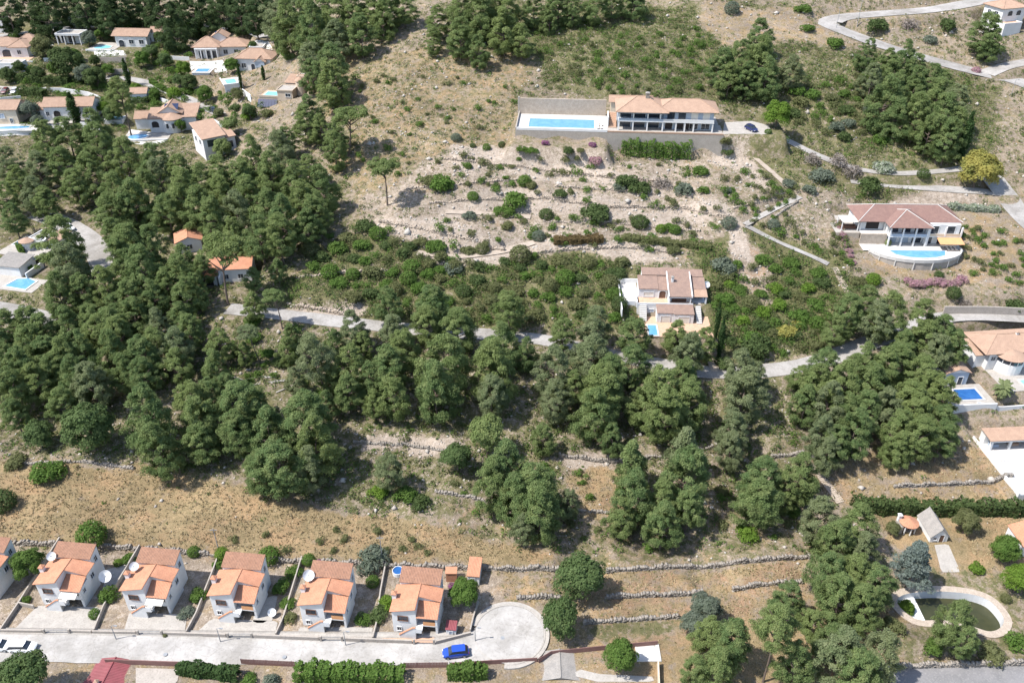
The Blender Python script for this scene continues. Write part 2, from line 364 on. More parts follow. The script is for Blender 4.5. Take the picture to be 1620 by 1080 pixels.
for nm, px, wd, bl, mt, fl in ROADS:
    pts = np.array([hit(x, y, base) for x, y in px])
    # densify + smooth
    t = np.arange(len(pts)); tt = np.linspace(0, len(pts)-1, (len(pts)-1)*6+1)
    P = np.stack([np.interp(tt, t, pts[:, i]) for i in range(3)], 1)
    for _ in range(6): P[1:-1] = .25*P[:-2]+.5*P[1:-1]+.25*P[2:]
    RP.append((nm, P, wd, mt, fl)); d, pos, side = polydist(P, sx, sy)
    zr = np.interp(pos, np.arange(len(P)), P[:, 2]); wgt = 1-sst(wd/2+.7, wd/2+.7+bl*1.6, d)
    sz = sz*(1-wgt) + (zr-.10)*wgt
TURN = hit(806, 1003, base); TURN[2] = 0.0
d = np.hypot(sx-TURN[0], sy-TURN[1]); wgt = 1-sst(6.6, 8.5, d); sz = sz*(1-wgt)+(TURN[2]-.12)*wgt
for k, (P, yaw, pads) in FR.items():
    c, s_ = math.cos(yaw), math.sin(yaw); lx = (sx-P[0])*c+(sy-P[1])*s_; ly = -(sx-P[0])*s_+(sy-P[1])*c
    for x0, x1, y0, y1, dz, bl in pads:
        d = np.hypot(np.maximum(np.maximum(x0-lx, lx-x1), 0), np.maximum(np.maximum((y0-ly)*4, ly-y1), 0))
        wgt = 1-sst(.1, bl, d); sz = sz*(1-wgt)+(P[2]+dz-.03)*wgt
# the emptied garden pool is sunk into the ground
PONDC = hit(1502, 968, base)
pond_px = [(1416,952),(1424,942),(1445,937),(1480,935),(1530,938),(1562,947),(1578,962),(1590,980),(1583,994),(1566,1000),(1545,993),(1520,985),(1490,980),(1455,982),(1435,972)]
def atz(px, py, z):
    d = ray(px, py); return CP + d*((z-CAMZ)/d[2])
POND = np.array([atz(x, y, PONDC[2]) for x, y in pond_px])
for _ in range(2): POND = np.stack([.75*POND+.25*np.roll(POND,-1,0), .25*POND+.75*np.roll(POND,-1,0)],1).reshape(-1,3)
def inpoly(poly, x, y):
    r = np.zeros(np.shape(x), bool); n = len(poly)
    for i in range(n):
        x0, y0 = poly[i][0], poly[i][1]; x1, y1 = poly[(i+1) % n][0], poly[(i+1) % n][1]
        if y0 == y1: continue
        r ^= ((y0 > y) != (y1 > y)) & (x < (x1-x0)*(y-y0)/(y1-y0)+x0)
    return r
d, _, _ = polydist(np.vstack([POND, POND[:1]]), sx, sy); ins = inpoly(POND, sx, sy)
wgt = np.where(ins, 1, 1-sst(2.8, 5, d)); sz = sz*(1-wgt)+(PONDC[2]-.05)*wgt
sz = np.where(ins | (d < .7), PONDC[2]-2.4, sz)
GZ[sub] = sz
def H(x, y):
    x = np.asarray(x, float); y = np.asarray(y, float)
    i = np.clip(np.searchsorted(gx, x)-1, 0, len(gx)-2); j = np.clip(np.searchsorted(gy, y)-1, 0, len(gy)-2)
    u = (x-gx[i])/(gx[i+1]-gx[i]); v = (y-gy[j])/(gy[j+1]-gy[j])
    return (GZ[j,i]*(1-u)+GZ[j,i+1]*u)*(1-v)+(GZ[j+1,i]*(1-u)+GZ[j+1,i+1]*u)*v
def gnd(px, py): return hit(px, py, H)
# ground cover: which kind of soil lies where (outlines read from the photograph, laid on the ground)
nyv, nxv = GX.shape
VV = np.stack([GX.ravel(), GY.ravel(), GZ.ravel()], 1)
qx, qy, qd = project(VV); qd = np.where(qd < 1, 1, qd)
bad = (VV[:, 1] < 20)
qx = qx + 62*vnoise(VV[:,0]/17+2, VV[:,1]/17) + 30*vnoise(VV[:,0]/6, VV[:,1]/6) + 10*vnoise(VV[:,0]/2, VV[:,1]/2); qy = qy + 36*vnoise(VV[:,0]/17+31, VV[:,1]/17)*(VV[:,1]>112) + 18*vnoise(VV[:,0]/6+9, VV[:,1]/6) + 6*vnoise(VV[:,0]/2+5, VV[:,1]/2)
Z = np.zeros((len(VV), 4), np.float32)       # straw, green, rock, orange soil
def zone(poly, wts): Z[inpoly(poly, qx, qy)] = wts
Z[:] = (.32, .42, .25, .06)
zone([(430,60),(600,90),(700,70),(860,110),(830,230),(700,330),(560,330),(520,200)], (.58,.42,.28,.05))
zone([(690,0),(960,0),(1260,0),(1180,160),(960,150),(860,110),(700,70)], (.22,.68,.18,0))
zone([(1100,0),(1300,20),(1330,70),(1250,100),(1130,60)], (.5,.2,.25,.05))
zone([(560,310),(700,240),(960,240),(1160,260),(1180,380),(1000,400),(800,400),(600,380)], (.36,.34,.46,.12))
zone([(430,400),(560,370),(800,410),(1000,410),(1000,520),(640,530),(430,500)], (.22,.74,.15,.05))
zone([(1130,230),(1330,250),(1340,330),(1290,380),(1150,360)], (.3,.42,.36,.06))
zone([(1110,400),(1200,360),(1330,410),(1340,480),(1290,560),(1130,580)], (.12,.85,.1,.02))
zone([(1170,370),(1240,400),(1230,470),(1180,440)], (.15,.1,.4,.45))
zone([(1330,300),(1540,300),(1560,330),(1340,350)], (.35,.02,.6,.05))
zone([(1525,320),(1640,350),(1640,450),(1530,450),(1370,440),(1340,410),(1500,430)], (.55,.08,.3,.15))
zone([(1120,90),(1400,70),(1560,130),(1600,270),(1350,330),(1180,270)], (.25,.66,.2,.04))
zone([(0,0),(440,0),(430,200),(0,260)], (.28,.64,.2,.06))
zone([(280,30),(480,80),(480,200),(300,180)], (.4,.35,.3,.12))
zone([(-60,190),(330,240),(540,280),(560,380),(420,450),(440,560),(300,660),(-60,690)], (.2,.55,.15,.08))
zone([(0,500),(1280,560),(1280,740),(640,810),(420,780),(0,700)], (.24,.60,.30,.08))
for q in ([(600,338),(720,350),(800,386),(740,396),(620,364)],[(690,318),(860,312),(1000,322),(1150,338),(1140,362),(960,346),(700,338)],[(700,232),(800,240),(960,258),(1060,280),(1050,298),(880,284),(720,262)],[(830,392),(900,388),(1000,384),(1080,392),(1060,410),(900,406)],[(690,380),(790,396),(860,378),(850,396),(760,416),(680,410)],[(1150,345),(1200,372),(1215,420),(1180,410)],[(1160,235),(1240,290),(1220,300),(1150,255)],[(450,476),(560,492),(560,506),(450,494)],[(560,690),(720,705),(720,722),(560,708)],[(880,712),(965,722),(960,742),(880,734)],[(690,772),(800,800),(790,815),(690,790)]): zone(q, (.15,.10,.95,.05))
zone([(-200,700),(60,725),(210,740),(420,795),(640,815),(700,830),(880,885),(690,890),(420,880),(0,855),(-200,850)], (.88,.08,.02,.06))
zone([(690,770),(900,800),(1280,720),(1290,870),(960,895),(700,840)], (.42,.50,.25,.16))
zone([(880,740),(965,735),(965,830),(900,830)], (.7,.05,.1,.3))
zone([(820,900),(960,900),(1285,880),(1300,970),(1100,1050),(870,1040),(860,960)], (.60,.26,.22,.42))
zone([(770,905),(900,905),(880,960),(780,950)], (.6,.3,.15,.05))
zone([(925,985),(1080,980),(1070,1000),(925,1005)], (.3,.8,.02,.05))
zone([(1000,1040),(1300,960),(1420,960),(1420,1100),(1000,1100)], (.75,.08,.12,.1))
zone([(1380,800),(1640,800),(1640,910),(1420,900)], (.8,.05,.05,.15))
zone([(1420,900),(1640,900),(1640,1060),(1420,1060)], (.35,.55,.2,.08))
zone([(1000,700),(1280,700),(1280,760),(1000,790)], (.3,.55,.3,.15))
zone([(1280,720),(1420,700),(1560,690),(1600,790),(1340,800)], (.6,.05,.2,.2))
zone([(-200,862),(300,880),(760,905),(760,1010),(-200,1005)], (.45,.10,.45,.05))
zone([(-200,1045),(1000,1045),(1000,1200),(-200,1200)], (.5,.2,.3,.05))
Zg = Z.reshape(nyv, nxv, 4)
for _ in range(3): Zg[1:-1,1:-1] = (Zg[1:-1,1:-1]*2+Zg[:-2,1:-1]+Zg[2:,1:-1]+Zg[1:-1,:-2]+Zg[1:-1,2:])/6
Z = Zg.reshape(-1, 4)
def zone_at(x, y):
    i = np.clip(np.searchsorted(gx, x), 0, nxv-1); j = np.clip(np.searchsorted(gy, y), 0, nyv-1); return Zg[j, i]
ii = np.arange(nxv*nyv).reshape(nyv, nxv)
F = np.stack([ii[:-1,:-1], ii[:-1,1:], ii[1:,1:], ii[1:,:-1]], -1).reshape(-1, 4)
m, t, p = nodes('hillside_ground')
at = t.nodes.new('ShaderNodeAttribute'); at.attribute_name = 'cover'
sc_ = t.nodes.new('ShaderNodeSeparateColor'); t.links.new(at.outputs['Color'], sc_.inputs[0])
n1 = noise(t, .16, 5, rough=.7); n2 = noise(t, 1.1, 5, rough=.7); n3 = noise(t, 4.5, 3)
soil = mixc(t, ramp(t, n2, .35, .65), (.26,.215,.17), (.345,.295,.24))
straw = mixc(t, ramp(t, n2, .32, .68), (.37,.285,.17), (.215,.18,.10))
straw = mixc(t, ramp(t, n1, .48, .66), straw, (.40,.28,.165))
green = mixc(t, ramp(t, n2, .38, .62), (.12,.13,.06), (.20,.185,.10))
rock = mixc(t, ramp(t, n2, .36, .64), (.51,.45,.39), (.36,.305,.25))
orange = mixc(t, ramp(t, n2, .35, .65), (.40,.265,.17), (.32,.235,.155))
def thr(wsock, nz, soft=.10):
    a = t.nodes.new('ShaderNodeMath'); a.operation = 'SUBTRACT'; t.links.new(wsock, a.inputs[0]); t.links.new(nz, a.inputs[1])
    return ramp(t, a.outputs[0], -soft, soft)
def nz_lin(n, lo=.28, hi=.72): return ramp(t, n, lo, hi)
na = nz_lin(noise(t, .45, 5, rough=.72)); nb = nz_lin(noise(t, .75, 5, rough=.75)); nc = nz_lin(noise(t, .9, 6, rough=.8)); nd = nz_lin(noise(t, .22, 5, rough=.7))
c = mixc(t, thr(sc_.outputs[0], na, .16), soil, straw)
c = mixc(t, thr(at.outputs['Alpha'], nd, .16), c, orange)
c = mixc(t, thr(sc_.outputs[1], nb, .12), c, green)
c = mixc(t, thr(sc_.outputs[2], nc, .10), c, rock)
c = mixc(t, ramp(t, n3, .48, .72), c, mixc(t, 1.0, c, (.55,.54,.50), 'MULTIPLY'))
mot = mixc(t, ramp(t, noise(t, .07, 4, rough=.65), .35, .65), (.66,.635,.615), (.97,.93,.90)); c = mixc(t, 1.0, c, mot, 'MULTIPLY')
c = mixc(t, ramp(t, noise(t, 8.0, 3), .52, .75), c, mixc(t, 1.0, c, (.62,.60,.56), 'MULTIPLY'))
t.links.new(c, p.inputs['Base Color']); p.inputs['Roughness'].default_value = 1; p.inputs['Specular IOR Level'].default_value = .1
bump(t, p, noise(t, 2.2, 5, rough=.7), .7, .35)
me = mesh_np('ground', VV, F, [m], smooth=True)
ca = me.color_attributes.new('cover', 'FLOAT_COLOR', 'POINT'); ca.data.foreach_set('color', Z.astype(np.float32).ravel())
ground = struct(obj('ground', me))

# roads as sheets on the graded ground
def ribbon(P, wd, lift):
    T = np.gradient(P[:, :2], axis=0); T /= np.linalg.norm(T, axis=1)[:, None]+1e-9
    N = np.stack([-T[:,1], T[:,0]], 1); us = np.linspace(-1, 1, 5)
    rs = np.random.RandomState(3); V = []
    wob = np.convolve(rs.randn(len(P)+8), np.ones(5)/5, 'same')[:len(P)]*.25
    for u in us:
        q = P[:, :2]+N*((wd/2+wob*abs(u))*u)[:, None]; V.append(np.column_stack([q, P[:, 2]+lift]))
    V = np.stack(V, 1).reshape(-1, 3); n = len(P); Fq = []
    for i in range(n-1):
        for j in range(4): Fq.append((i*5+j+1, i*5+j, (i+1)*5+j, (i+1)*5+j+1))
    return V, np.array(Fq)
def dens(P, st=2.0):
    L_ = np.r_[0, np.cumsum(np.linalg.norm(np.diff(P[:, :2], axis=0), axis=1))]; q = np.arange(0, L_[-1], st)
    return np.stack([np.interp(q, L_, P[:, i]) for i in range(3)], 1)
for i, (nm, P, wd, mt, fl) in enumerate(RP):
    V, Fq = ribbon(dens(P), wd, .02+.006*i)
    struct(obj(nm, mesh_np(nm, V, Fq, [M[mt]])))
b = MB(); k = 48
b.lathe([(0.01, .168), (5.6, .168)], k, TURN); turn = struct(b.build('turning_circle', M['concrete']))
b = MB(); b.lathe([(5.62,.0),(5.62,.24),(5.85,.24),(5.85,.17),(6.5,.19),(6.5,-.3)], k, TURN)
n = len(b.f); keep = []
for f_ in b.f:
    cx = sum(b.v[q][0] for q in f_)/4-TURN[0]; cy = sum(b.v[q][1] for q in f_)/4-TURN[1]; a = math.degrees(math.atan2(cy, cx)) % 360
    if not (165 < a < 262): keep.append(f_)
b.f = keep; struct(b.build('pavement', M['paving']))
# pavement with kerb along the north side of the house road
P = dens(RP[0][1]); P = P[P[:, 0] < TURN[0]-8]
T = np.gradient(P[:, :2], axis=0); T /= np.linalg.norm(T, axis=1)[:, None]; N = np.stack([-T[:,1], T[:,0]], 1)
prof = [(2.45,.0),(2.45,.15),(3.6,.17),(3.6,-.2)]; V = []
for u, z in prof: V.append(np.column_stack([P[:, :2]+N*u, P[:, 2]+z]))
V = np.stack(V, 1).reshape(-1, 3); Fq = [(i*4+j, i*4+j+1, (i+1)*4+j+1, (i+1)*4+j) for i in range(len(P)-1) for j in range(3)]
struct(obj('pavement', mesh_np('pavement', V, np.array(Fq), [M['paving']])))
# dry stone walls: rubble blocks following the wall line
def stone_wall(pts, h, lab, mat='stone', seed=0, size=.34, thick=.5):
    rs = np.random.RandomState(seed); P = dens(pts, size*.9); Vs = []; Fs = []; n = 0
    cube = np.array([(x,y,z) for z in (-.5,.5) for y in (-.5,.5) for x in (-.5,.5)])
    fq = np.array([(0,2,3,1),(4,5,7,6),(0,1,5,4),(1,3,7,5),(3,2,6,7),(2,0,4,6)])
    rows = max(1, int(math.ceil(h/(size*.62))))+1
    for i in range(len(P)-1):
        a = P[i]; d = P[i+1]-a; ang = math.atan2(d[1], d[0]); c_, s_ = math.cos(ang), math.sin(ang)
        z0 = min(float(H(a[0]+s_*.8, a[1]-c_*.8)), float(H(a[0], a[1])))-.15
        hh = h*(.45+.45*math.sin(i*.21+seed)**2+.25*rs.rand())
        for r in range(rows):
            zc = z0+(r+.5)*size*.62
            if zc-z0 > hh+.25: break
            q = cube*np.array((size*(.85+.4*rs.rand()), thick*(.8+.5*rs.rand()), size*(.55+.3*rs.rand())))
            q = q + rs.randn(8, 3)*.032; th = rs.randn()*.07
            q = q @ np.array(((math.cos(th),math.sin(th),0),(-math.sin(th),math.cos(th),0),(0,0,1)))
            q = q @ np.array(((c_,s_,0),(-s_,c_,0),(0,0,1)))
            off = (rs.rand()-.5)*.10
            Vs.append(q+np.array((a[0]-s_*off+c_*rs.randn()*.08, a[1]+c_*off, zc))); Fs.append(fq+n); n += 8
    o = obj('dry_stone_wall', mesh_np('dry_stone_wall', np.concatenate(Vs), np.concatenate(Fs), [M[mat]]))
    return tag(o, lab, 'stone wall')
for i, (pts, h, lab) in enumerate(WP):
    if 'plain grey' in lab:
        V = []; P = dens(pts, 1.5); b = MB()
        for a, c2 in zip(P[:-1], P[1:]):
            d = (c2-a)/np.linalg.norm(c2-a); nrm = np.array((-d[1], d[0]))*.15
            b.prism([(a[0]-nrm[0],a[1]-nrm[1]),(c2[0]-nrm[0],c2[1]-nrm[1]),(c2[0]+nrm[0],c2[1]+nrm[1]),(a[0]+nrm[0],a[1]+nrm[1])], a[2]-.6, [a[2]+h,c2[2]+h,c2[2]+h,a[2]+h])
        tag(b.build('retaining_wall', M['block']), lab, 'wall'); continue
    stone_wall(pts, h*.75, lab, 'stone_warm' if ('rubble' in lab or 'ochre' in lab) else 'stone', i)
def unit(v): return v/(np.linalg.norm(v, axis=1)[:, None]+1e-9)
def quads(n): return np.arange(n*4).reshape(n, 4)
# ------------------------------------------------------------------ buildings
def tileplane(b, poly, wcol=.26, amp=.05, thick=.10):
    P = [Vector(p) for p in poly]; e = (P[1]-P[0]).normalized(); n = Vector((0,0,0))
    for i in range(len(P)): n += (P[i]-P[0]).cross(P[(i+1) % len(P)]-P[0])
    n.normalize(); n = -n if n.z < 0 else n
    v = n.cross(e); v = -v if v.z < 0 else v
    Q = [((p-P[0]).dot(e), (p-P[0]).dot(v)) for p in P]; u0 = min(q[0] for q in Q); u1 = max(q[0] for q in Q)
    def span(u):
        vs = []
        for i in range(len(Q)):
            a, c = Q[i], Q[(i+1) % len(Q)]
            if abs(a[0]-c[0]) < 1e-6:
                if abs(u-a[0]) < 1e-4: vs += [a[1], c[1]]
            elif min(a[0],c[0])-1e-5 <= u <= max(a[0],c[0])+1e-5: vs.append(a[1]+(c[1]-a[1])*(u-a[0])/(c[0]-a[0]))
        return (min(vs), max(vs)) if vs else (0, 0)
    k = max(1, round((u1-u0)/wcol)); pr = []
    for i in range(2*k+1):
        u = u0+(u1-u0)*i/(2*k); lo, hi = span(u); lift = amp if i % 2 else 0
        pr.append((P[0]+e*u+v*lo+n*lift, P[0]+e*u+v*hi+n*lift))
    vs = [q for ab in pr for q in ab]; fs = []
    flip = e.cross(v).dot(n) < 0
    for i in range(2*k):
        f = (2*i, 2*i+2, 2*i+3, 2*i+1); fs.append(f[::-1] if flip else f)
    b.add(vs, fs); b.extr([p-n*.012 for p in P], -n*thick)
class House:
    def __init__(s, key, name, label, cat='house', group=None):
        P, yaw, _ = FR[key]; s.P = P; s.yaw = yaw; s.r = thing(name, label, cat, P, yaw, group)
    def w(s, x0, x1, y0, y1, z0, z1, mat='white', name='wall'):
        return MB().box(x0,x1,y0,y1,z0,z1).build(name, M[mat], s.r)
    def floor(s, x0, x1, y0, y1, z, mat='terracotta', name='terrace_floor', h=.06):
        return s.w(x0,x1,y0,y1,z,z+h,mat,name)
    def shed(s, x0, x1, y0, y1, zf, zb, mat, ov=.3, name='roof'):
        b = MB(); sl = (zb-zf)/(y1-y0); a, c = y0-ov, y1+ov*.4; za, zc = zf-sl*ov+.06, zb+sl*ov*.4+.06
        if zb >= zf: tileplane(b, [(x0-ov*.6,a,za),(x1+ov*.6,a,za),(x1+ov*.6,c,zc),(x0-ov*.6,c,zc)])
        else: tileplane(b, [(x0-ov*.6,c,zc),(x1+ov*.6,c,zc),(x1+ov*.6,a,za),(x0-ov*.6,a,za)])
        return b.build(name, M[mat], s.r)
    def shedwall(s, x0, x1, y0, y1, z0, zf, zb, mat='white'):
        return MB().extr([(x0,y0,z0),(x0,y1,z0),(x0,y1,zb),(x0,y0,zf)], (x1-x0,0,0)).build('wall', M[mat], s.r)
    def gable(s, x0, x1, y0, y1, z, zr, mat, axis='y', ov=.3, wm='white', xm=None, ends=True, cap=None):
        b = MB()
        if axis == 'y':
            m_ = (x0+x1)/2 if xm is None else xm; so = (zr-z)/(m_-x0)*ov; so2 = (zr-z)/(x1-m_)*ov; a, c = y0-ov, y1+ov*.3
            tileplane(b, [(x0-ov,c,z-so+.06),(x0-ov,a,z-so+.06),(m_,a,zr+.06),(m_,c,zr+.06)]); tileplane(b, [(x1+ov,a,z-so2+.06),(x1+ov,c,z-so2+.06),(m_,c,zr+.06),(m_,a,zr+.06)])
            g = MB().extr([(x0,y0,z-.02),(x1,y0,z-.02),(m_,y0,zr-.05)], (0,y1-y0,0)); cl = [(m_,a,zr+.1),(m_,c,zr+.1)]
        else:
            m_ = (y0+y1)/2; so = (zr-z)/(m_-y0)*ov; a, c = x0-ov, x1+ov
            tileplane(b, [(a,y0-ov,z-so+.06),(c,y0-ov,z-so+.06),(c,m_,zr+.06),(a,m_,zr+.06)]); tileplane(b, [(c,y1+ov,z-so+.06),(a,y1+ov,z-so+.06),(a,m_,zr+.06),(c,m_,zr+.06)])
            g = MB().extr([(x0,y0,z-.02),(x0,y1,z-.02),(x0,m_,zr-.05)], (x1-x0,0,0)); cl = [(a,m_,zr+.1),(c,m_,zr+.1)]
        r = b.build('roof', M[mat], s.r); MB().tube(cl, .10, 6).build('ridge', M[cap or mat], r)
        if ends: g.build('gable', M[wm], s.r)
        return r
    def hip(s, x0, x1, y0, y1, z, zr, mat, ov=.45, cap=None):
        x0 -= ov; x1 += ov; y0 -= ov; y1 += ov; h = min(x1-x0, y1-y0)/2; b = MB()
        if x1-x0 >= y1-y0:
            A, B = (x0+h,(y0+y1)/2,zr), (x1-h,(y0+y1)/2,zr)
            pl = [[(x0,y0,z),(x1,y0,z),B,A], [(x1,y1,z),(x0,y1,z),A,B], [(x0,y1,z),(x0,y0,z),A], [(x1,y0,z),(x1,y1,z),B]]
        else:
            A, B = ((x0+x1)/2,y0+h,zr), ((x0+x1)/2,y1-h,zr)
            pl = [[(x0,y1,z),(x0,y0,z),A,B], [(x1,y0,z),(x1,y1,z),B,A], [(x0,y0,z),(x1,y0,z),A], [(x1,y1,z),(x0,y1,z),B]]
        for p in pl: tileplane(b, p)
        r = b.build('roof', M[mat], s.r); c = MB(); up = .06
        L4 = [(x0,y0,z),(x0,y1,z),(x1,y0,z),(x1,y1,z)]
        for q in L4:
            e = A if (Vector(q)-Vector(A)).length < (Vector(q)-Vector(B)).length+1e-6 else B
            c.tube([(q[0],q[1],q[2]+up),(e[0],e[1],e[2]+up)], .09, 6)
        if (Vector(A)-Vector(B)).length > .2: c.tube([(A[0],A[1],zr+up),(B[0],B[1],zr+up)], .10, 6)
        c.build('ridge', M[cap or mat], r); return r
    def flat(s, x0, x1, y0, y1, z, mat='paving', wm='white', par=.35):
        s.w(x0,x1,y0,y1,z,z+.12,mat,'roof'); b = MB(); t_ = .22
        b.box(x0-.03,x1+.03,y0-.03,y0+t_,z+.01,z+par).box(x0-.03,x1+.03,y1-t_,y1+.03,z+.01,z+par).box(x0-.03,x0+t_,y0+t_,y1-t_,z+.01,z+par).box(x1-t_,x1+.03,y0+t_,y1-t_,z+.01,z+par); b.build('parapet', M[wm], s.r)
    def cone(s, cx, cy, r, z, zr, mat, k=14, a0=0, a1=2*math.pi):
        b = MB(); P = [(cx+r*math.cos(a0+(a1-a0)*i/k), cy+r*math.sin(a0+(a1-a0)*i/k), z) for i in range(k+1)]
        for i in range(k): tileplane(b, [P[i],P[i+1],(cx,cy,zr)], .35, .03)
        return b.build('roof', M[mat], s.r)
    def win(s, side, c, z, wd, h, at, kind='window', frame='white', pane='glass', sill=True):
        def mp(u, n_, zz): return {'F':(u,at-n_,zz),'B':(u,at+n_,zz),'L':(at-n_,u,zz),'R':(at+n_,u,zz)}[side]
        def bx(b, u0,u1,n0,n1,z0,z1):
            q = [mp(u,n_,zz) for zz in (z0,z1) for n_ in (n0,n1) for u in (u0,u1)]
            b.add(q, [(0,2,3,1),(4,5,7,6),(0,1,5,4),(1,3,7,5),(3,2,6,7),(2,0,4,6)])
        a, e = c-wd/2, c+wd/2; t_ = .09; b = MB(); pn = MB()
        if kind == 'arch':  # open arches have no niche: a flat dark pane paints the shaded recess
            k = 8; r = wd/2; pts = [(a, z)] + [(c-r*math.cos(math.pi*i/k), z+h-r*.55+r*.55*math.sin(math.pi*i/k)) for i in range(k+1)] + [(e, z)]
            f0 = [mp(u,.03,zz) for u, zz in pts]; f1 = mp(0,.06,0); o = Vector(mp(0,.05,0))-Vector(mp(0,.0,0)); pn.extr(f0[::-1] if side in 'FR' else f0, -o)
            for p, q in zip(pts[1:-2], pts[2:-1]): b.tube([mp(p[0],.07,p[1]), mp(q[0],.07,q[1])], .08, 4)
            bx(b, a-t_,a,0.,.11,z,z+h-r*.55); bx(b, e,e+t_,0.,.11,z,z+h-r*.55)
        else:
            bx(b,a-t_,a,-.02,.11,z-.02,z+h+t_); bx(b,e,e+t_,-.02,.11,z-.02,z+h+t_); bx(b,a,e,-.02,.11,z+h,z+h+t_)
            if kind == 'window':
                bx(b,a-.16,e+.16,-.02,.16,z-.10,z-.022); bx(b,c-.03,c+.03,.04,.07,z,z+h)
            bx(pn,a,e,-.02,.035,z,z+h)
        o = b.build('window' if kind != 'door' else 'door', M[frame], s.r); pn.build('pane' if kind != 'door' else 'leaf', M[pane], o); return o
    def chimney(s, x, y, z0, z1, mat='white', cap='tile_orange', w_=.35):
        o = s.w(x-w_,x+w_,y-w_,y+w_,z0,z1,mat,'chimney'); MB().box(x-w_-.1,x+w_+.1,y-w_-.1,y+w_+.1,z1+.003,z1+.12).add([(x-w_-.1,y-w_-.1,z1+.12),(x+w_+.1,y-w_-.1,z1+.12),(x+w_+.1,y+w_+.1,z1+.12),(x-w_-.1,y+w_+.1,z1+.12),(x,y,z1+.45)],[(0,1,4),(1,2,4),(2,3,4),(3,0,4)]).build('chimney_cap', M[cap], o)
    def cols(s, xs, y, z0, z1, mat='white', w_=.17):
        for x in xs: s.w(x-w_,x+w_,y-w_,y+w_,z0,z1,mat,'column')
    def stairs(s, x0, x1, y0, y1, z0, z1, n, mat='paving', axis='y'):
        b = MB()
        for i in range(n):
            zz = z0+(z1-z0)*(i+1)/n
            if axis == 'y': b.box(x0,x1,y0+(y1-y0)*i/n,y1,z0 if i == 0 else z0+(z1-z0)*i/n+.001,zz)
            else:
                xa = x0+(x1-x0)*i/n; b.box(min(xa,x1),max(xa,x1),y0,y1,z0+(z1-z0)*i/n+.001,zz)
        return b.build('stairs', M[mat], s.r)
    def dish(s, x, y, z, r, az=-.6, el=.7, label=None):
        w_ = Matrix.Rotation(s.yaw,4,'Z') @ Vector((x,y,z)); return dish((s.P[0]+w_.x, s.P[1]+w_.y, s.P[2]+w_.z), r, az+s.yaw, el, label)
    def pt(s, x, y, z):
        w_ = Matrix.Rotation(s.yaw,4,'Z') @ Vector((x,y,z)); return np.array((s.P[0]+w_.x, s.P[1]+w_.y, s.P[2]+w_.z))
    def pool(s, pts, z, label, wat='water', rim=.45, cop='coping', group=None):
        r = thing('swimming_pool', label, 'swimming pool', tuple(s.pt(0,0,z)), s.yaw, group); poolmesh(r, pts, wat, rim, cop); return r
def poolmesh(r, pts, wat, rim, cop):
    n = len(pts); c = (sum(p[0] for p in pts)/n, sum(p[1] for p in pts)/n); outp = []
    for i in range(n):
        a, p, q = Vector(pts[i-1]), Vector(pts[i]), Vector(pts[(i+1) % n]); e1 = (p-a).normalized(); e2 = (q-p).normalized()
        n1 = Vector((e1.y,-e1.x)); n2 = Vector((e2.y,-e2.x)); m_ = (n1+n2); m_ = m_/max(m_.dot(n1),.4); outp.append(p+m_*rim)
    b = MB(); vs = [(p[0],p[1],.14) for p in pts]+[(p[0],p[1],.14) for p in outp]+[(p[0],p[1],.005) for p in outp]+[(p[0],p[1],.005) for p in pts]
    fs = []
    for i in range(n):
        j = (i+1) % n; fs += [(n+i,n+j,j,i), (2*n+i,2*n+j,n+j,n+i), (i,j,3*n+j,3*n+i)]
    b.add(vs, fs); b.build('coping', M[cop], r); MB().prism([tuple(p) for p in pts], .02, .06).build('water', M[wat], r)
def dish(loc, r, az, el, label):
    o = thing('satellite_dish', label, 'satellite dish', loc); ax = Matrix.Rotation(az,4,'Z') @ Matrix.Rotation(math.pi/2-el,4,'X'); b = MB()
    c = Vector((0,0,r*.9+.25)); pr = [(r*t_, .42*r*t_*t_-.1*r) for t_ in (0.02,.25,.5,.75,1)]; pr += [(r*t_, .42*r*t_*t_-.1*r-.05) for t_ in (1,.75,.5,.25,.02)]
    b.lathe(pr, 20, c, ax); b.build('reflector', M['dish'], o)
    f = c+ax @ Vector((0,0,r*.75)); m_ = MB(); m_.tube([(0,0,-.1),(0,0,r*.8+.1),tuple(c)], [.07,.07,.05], 6); m_.build('mast', M['metal'], o)
    MB().tube([tuple(c+ax @ Vector((0,-r*.9,.3*r))), tuple(f)], .03, 5).tube([tuple(f), tuple(f+ax @ Vector((0,0,-.18)))], .08, 6).build('feed_arm', M['metal'], o); return o

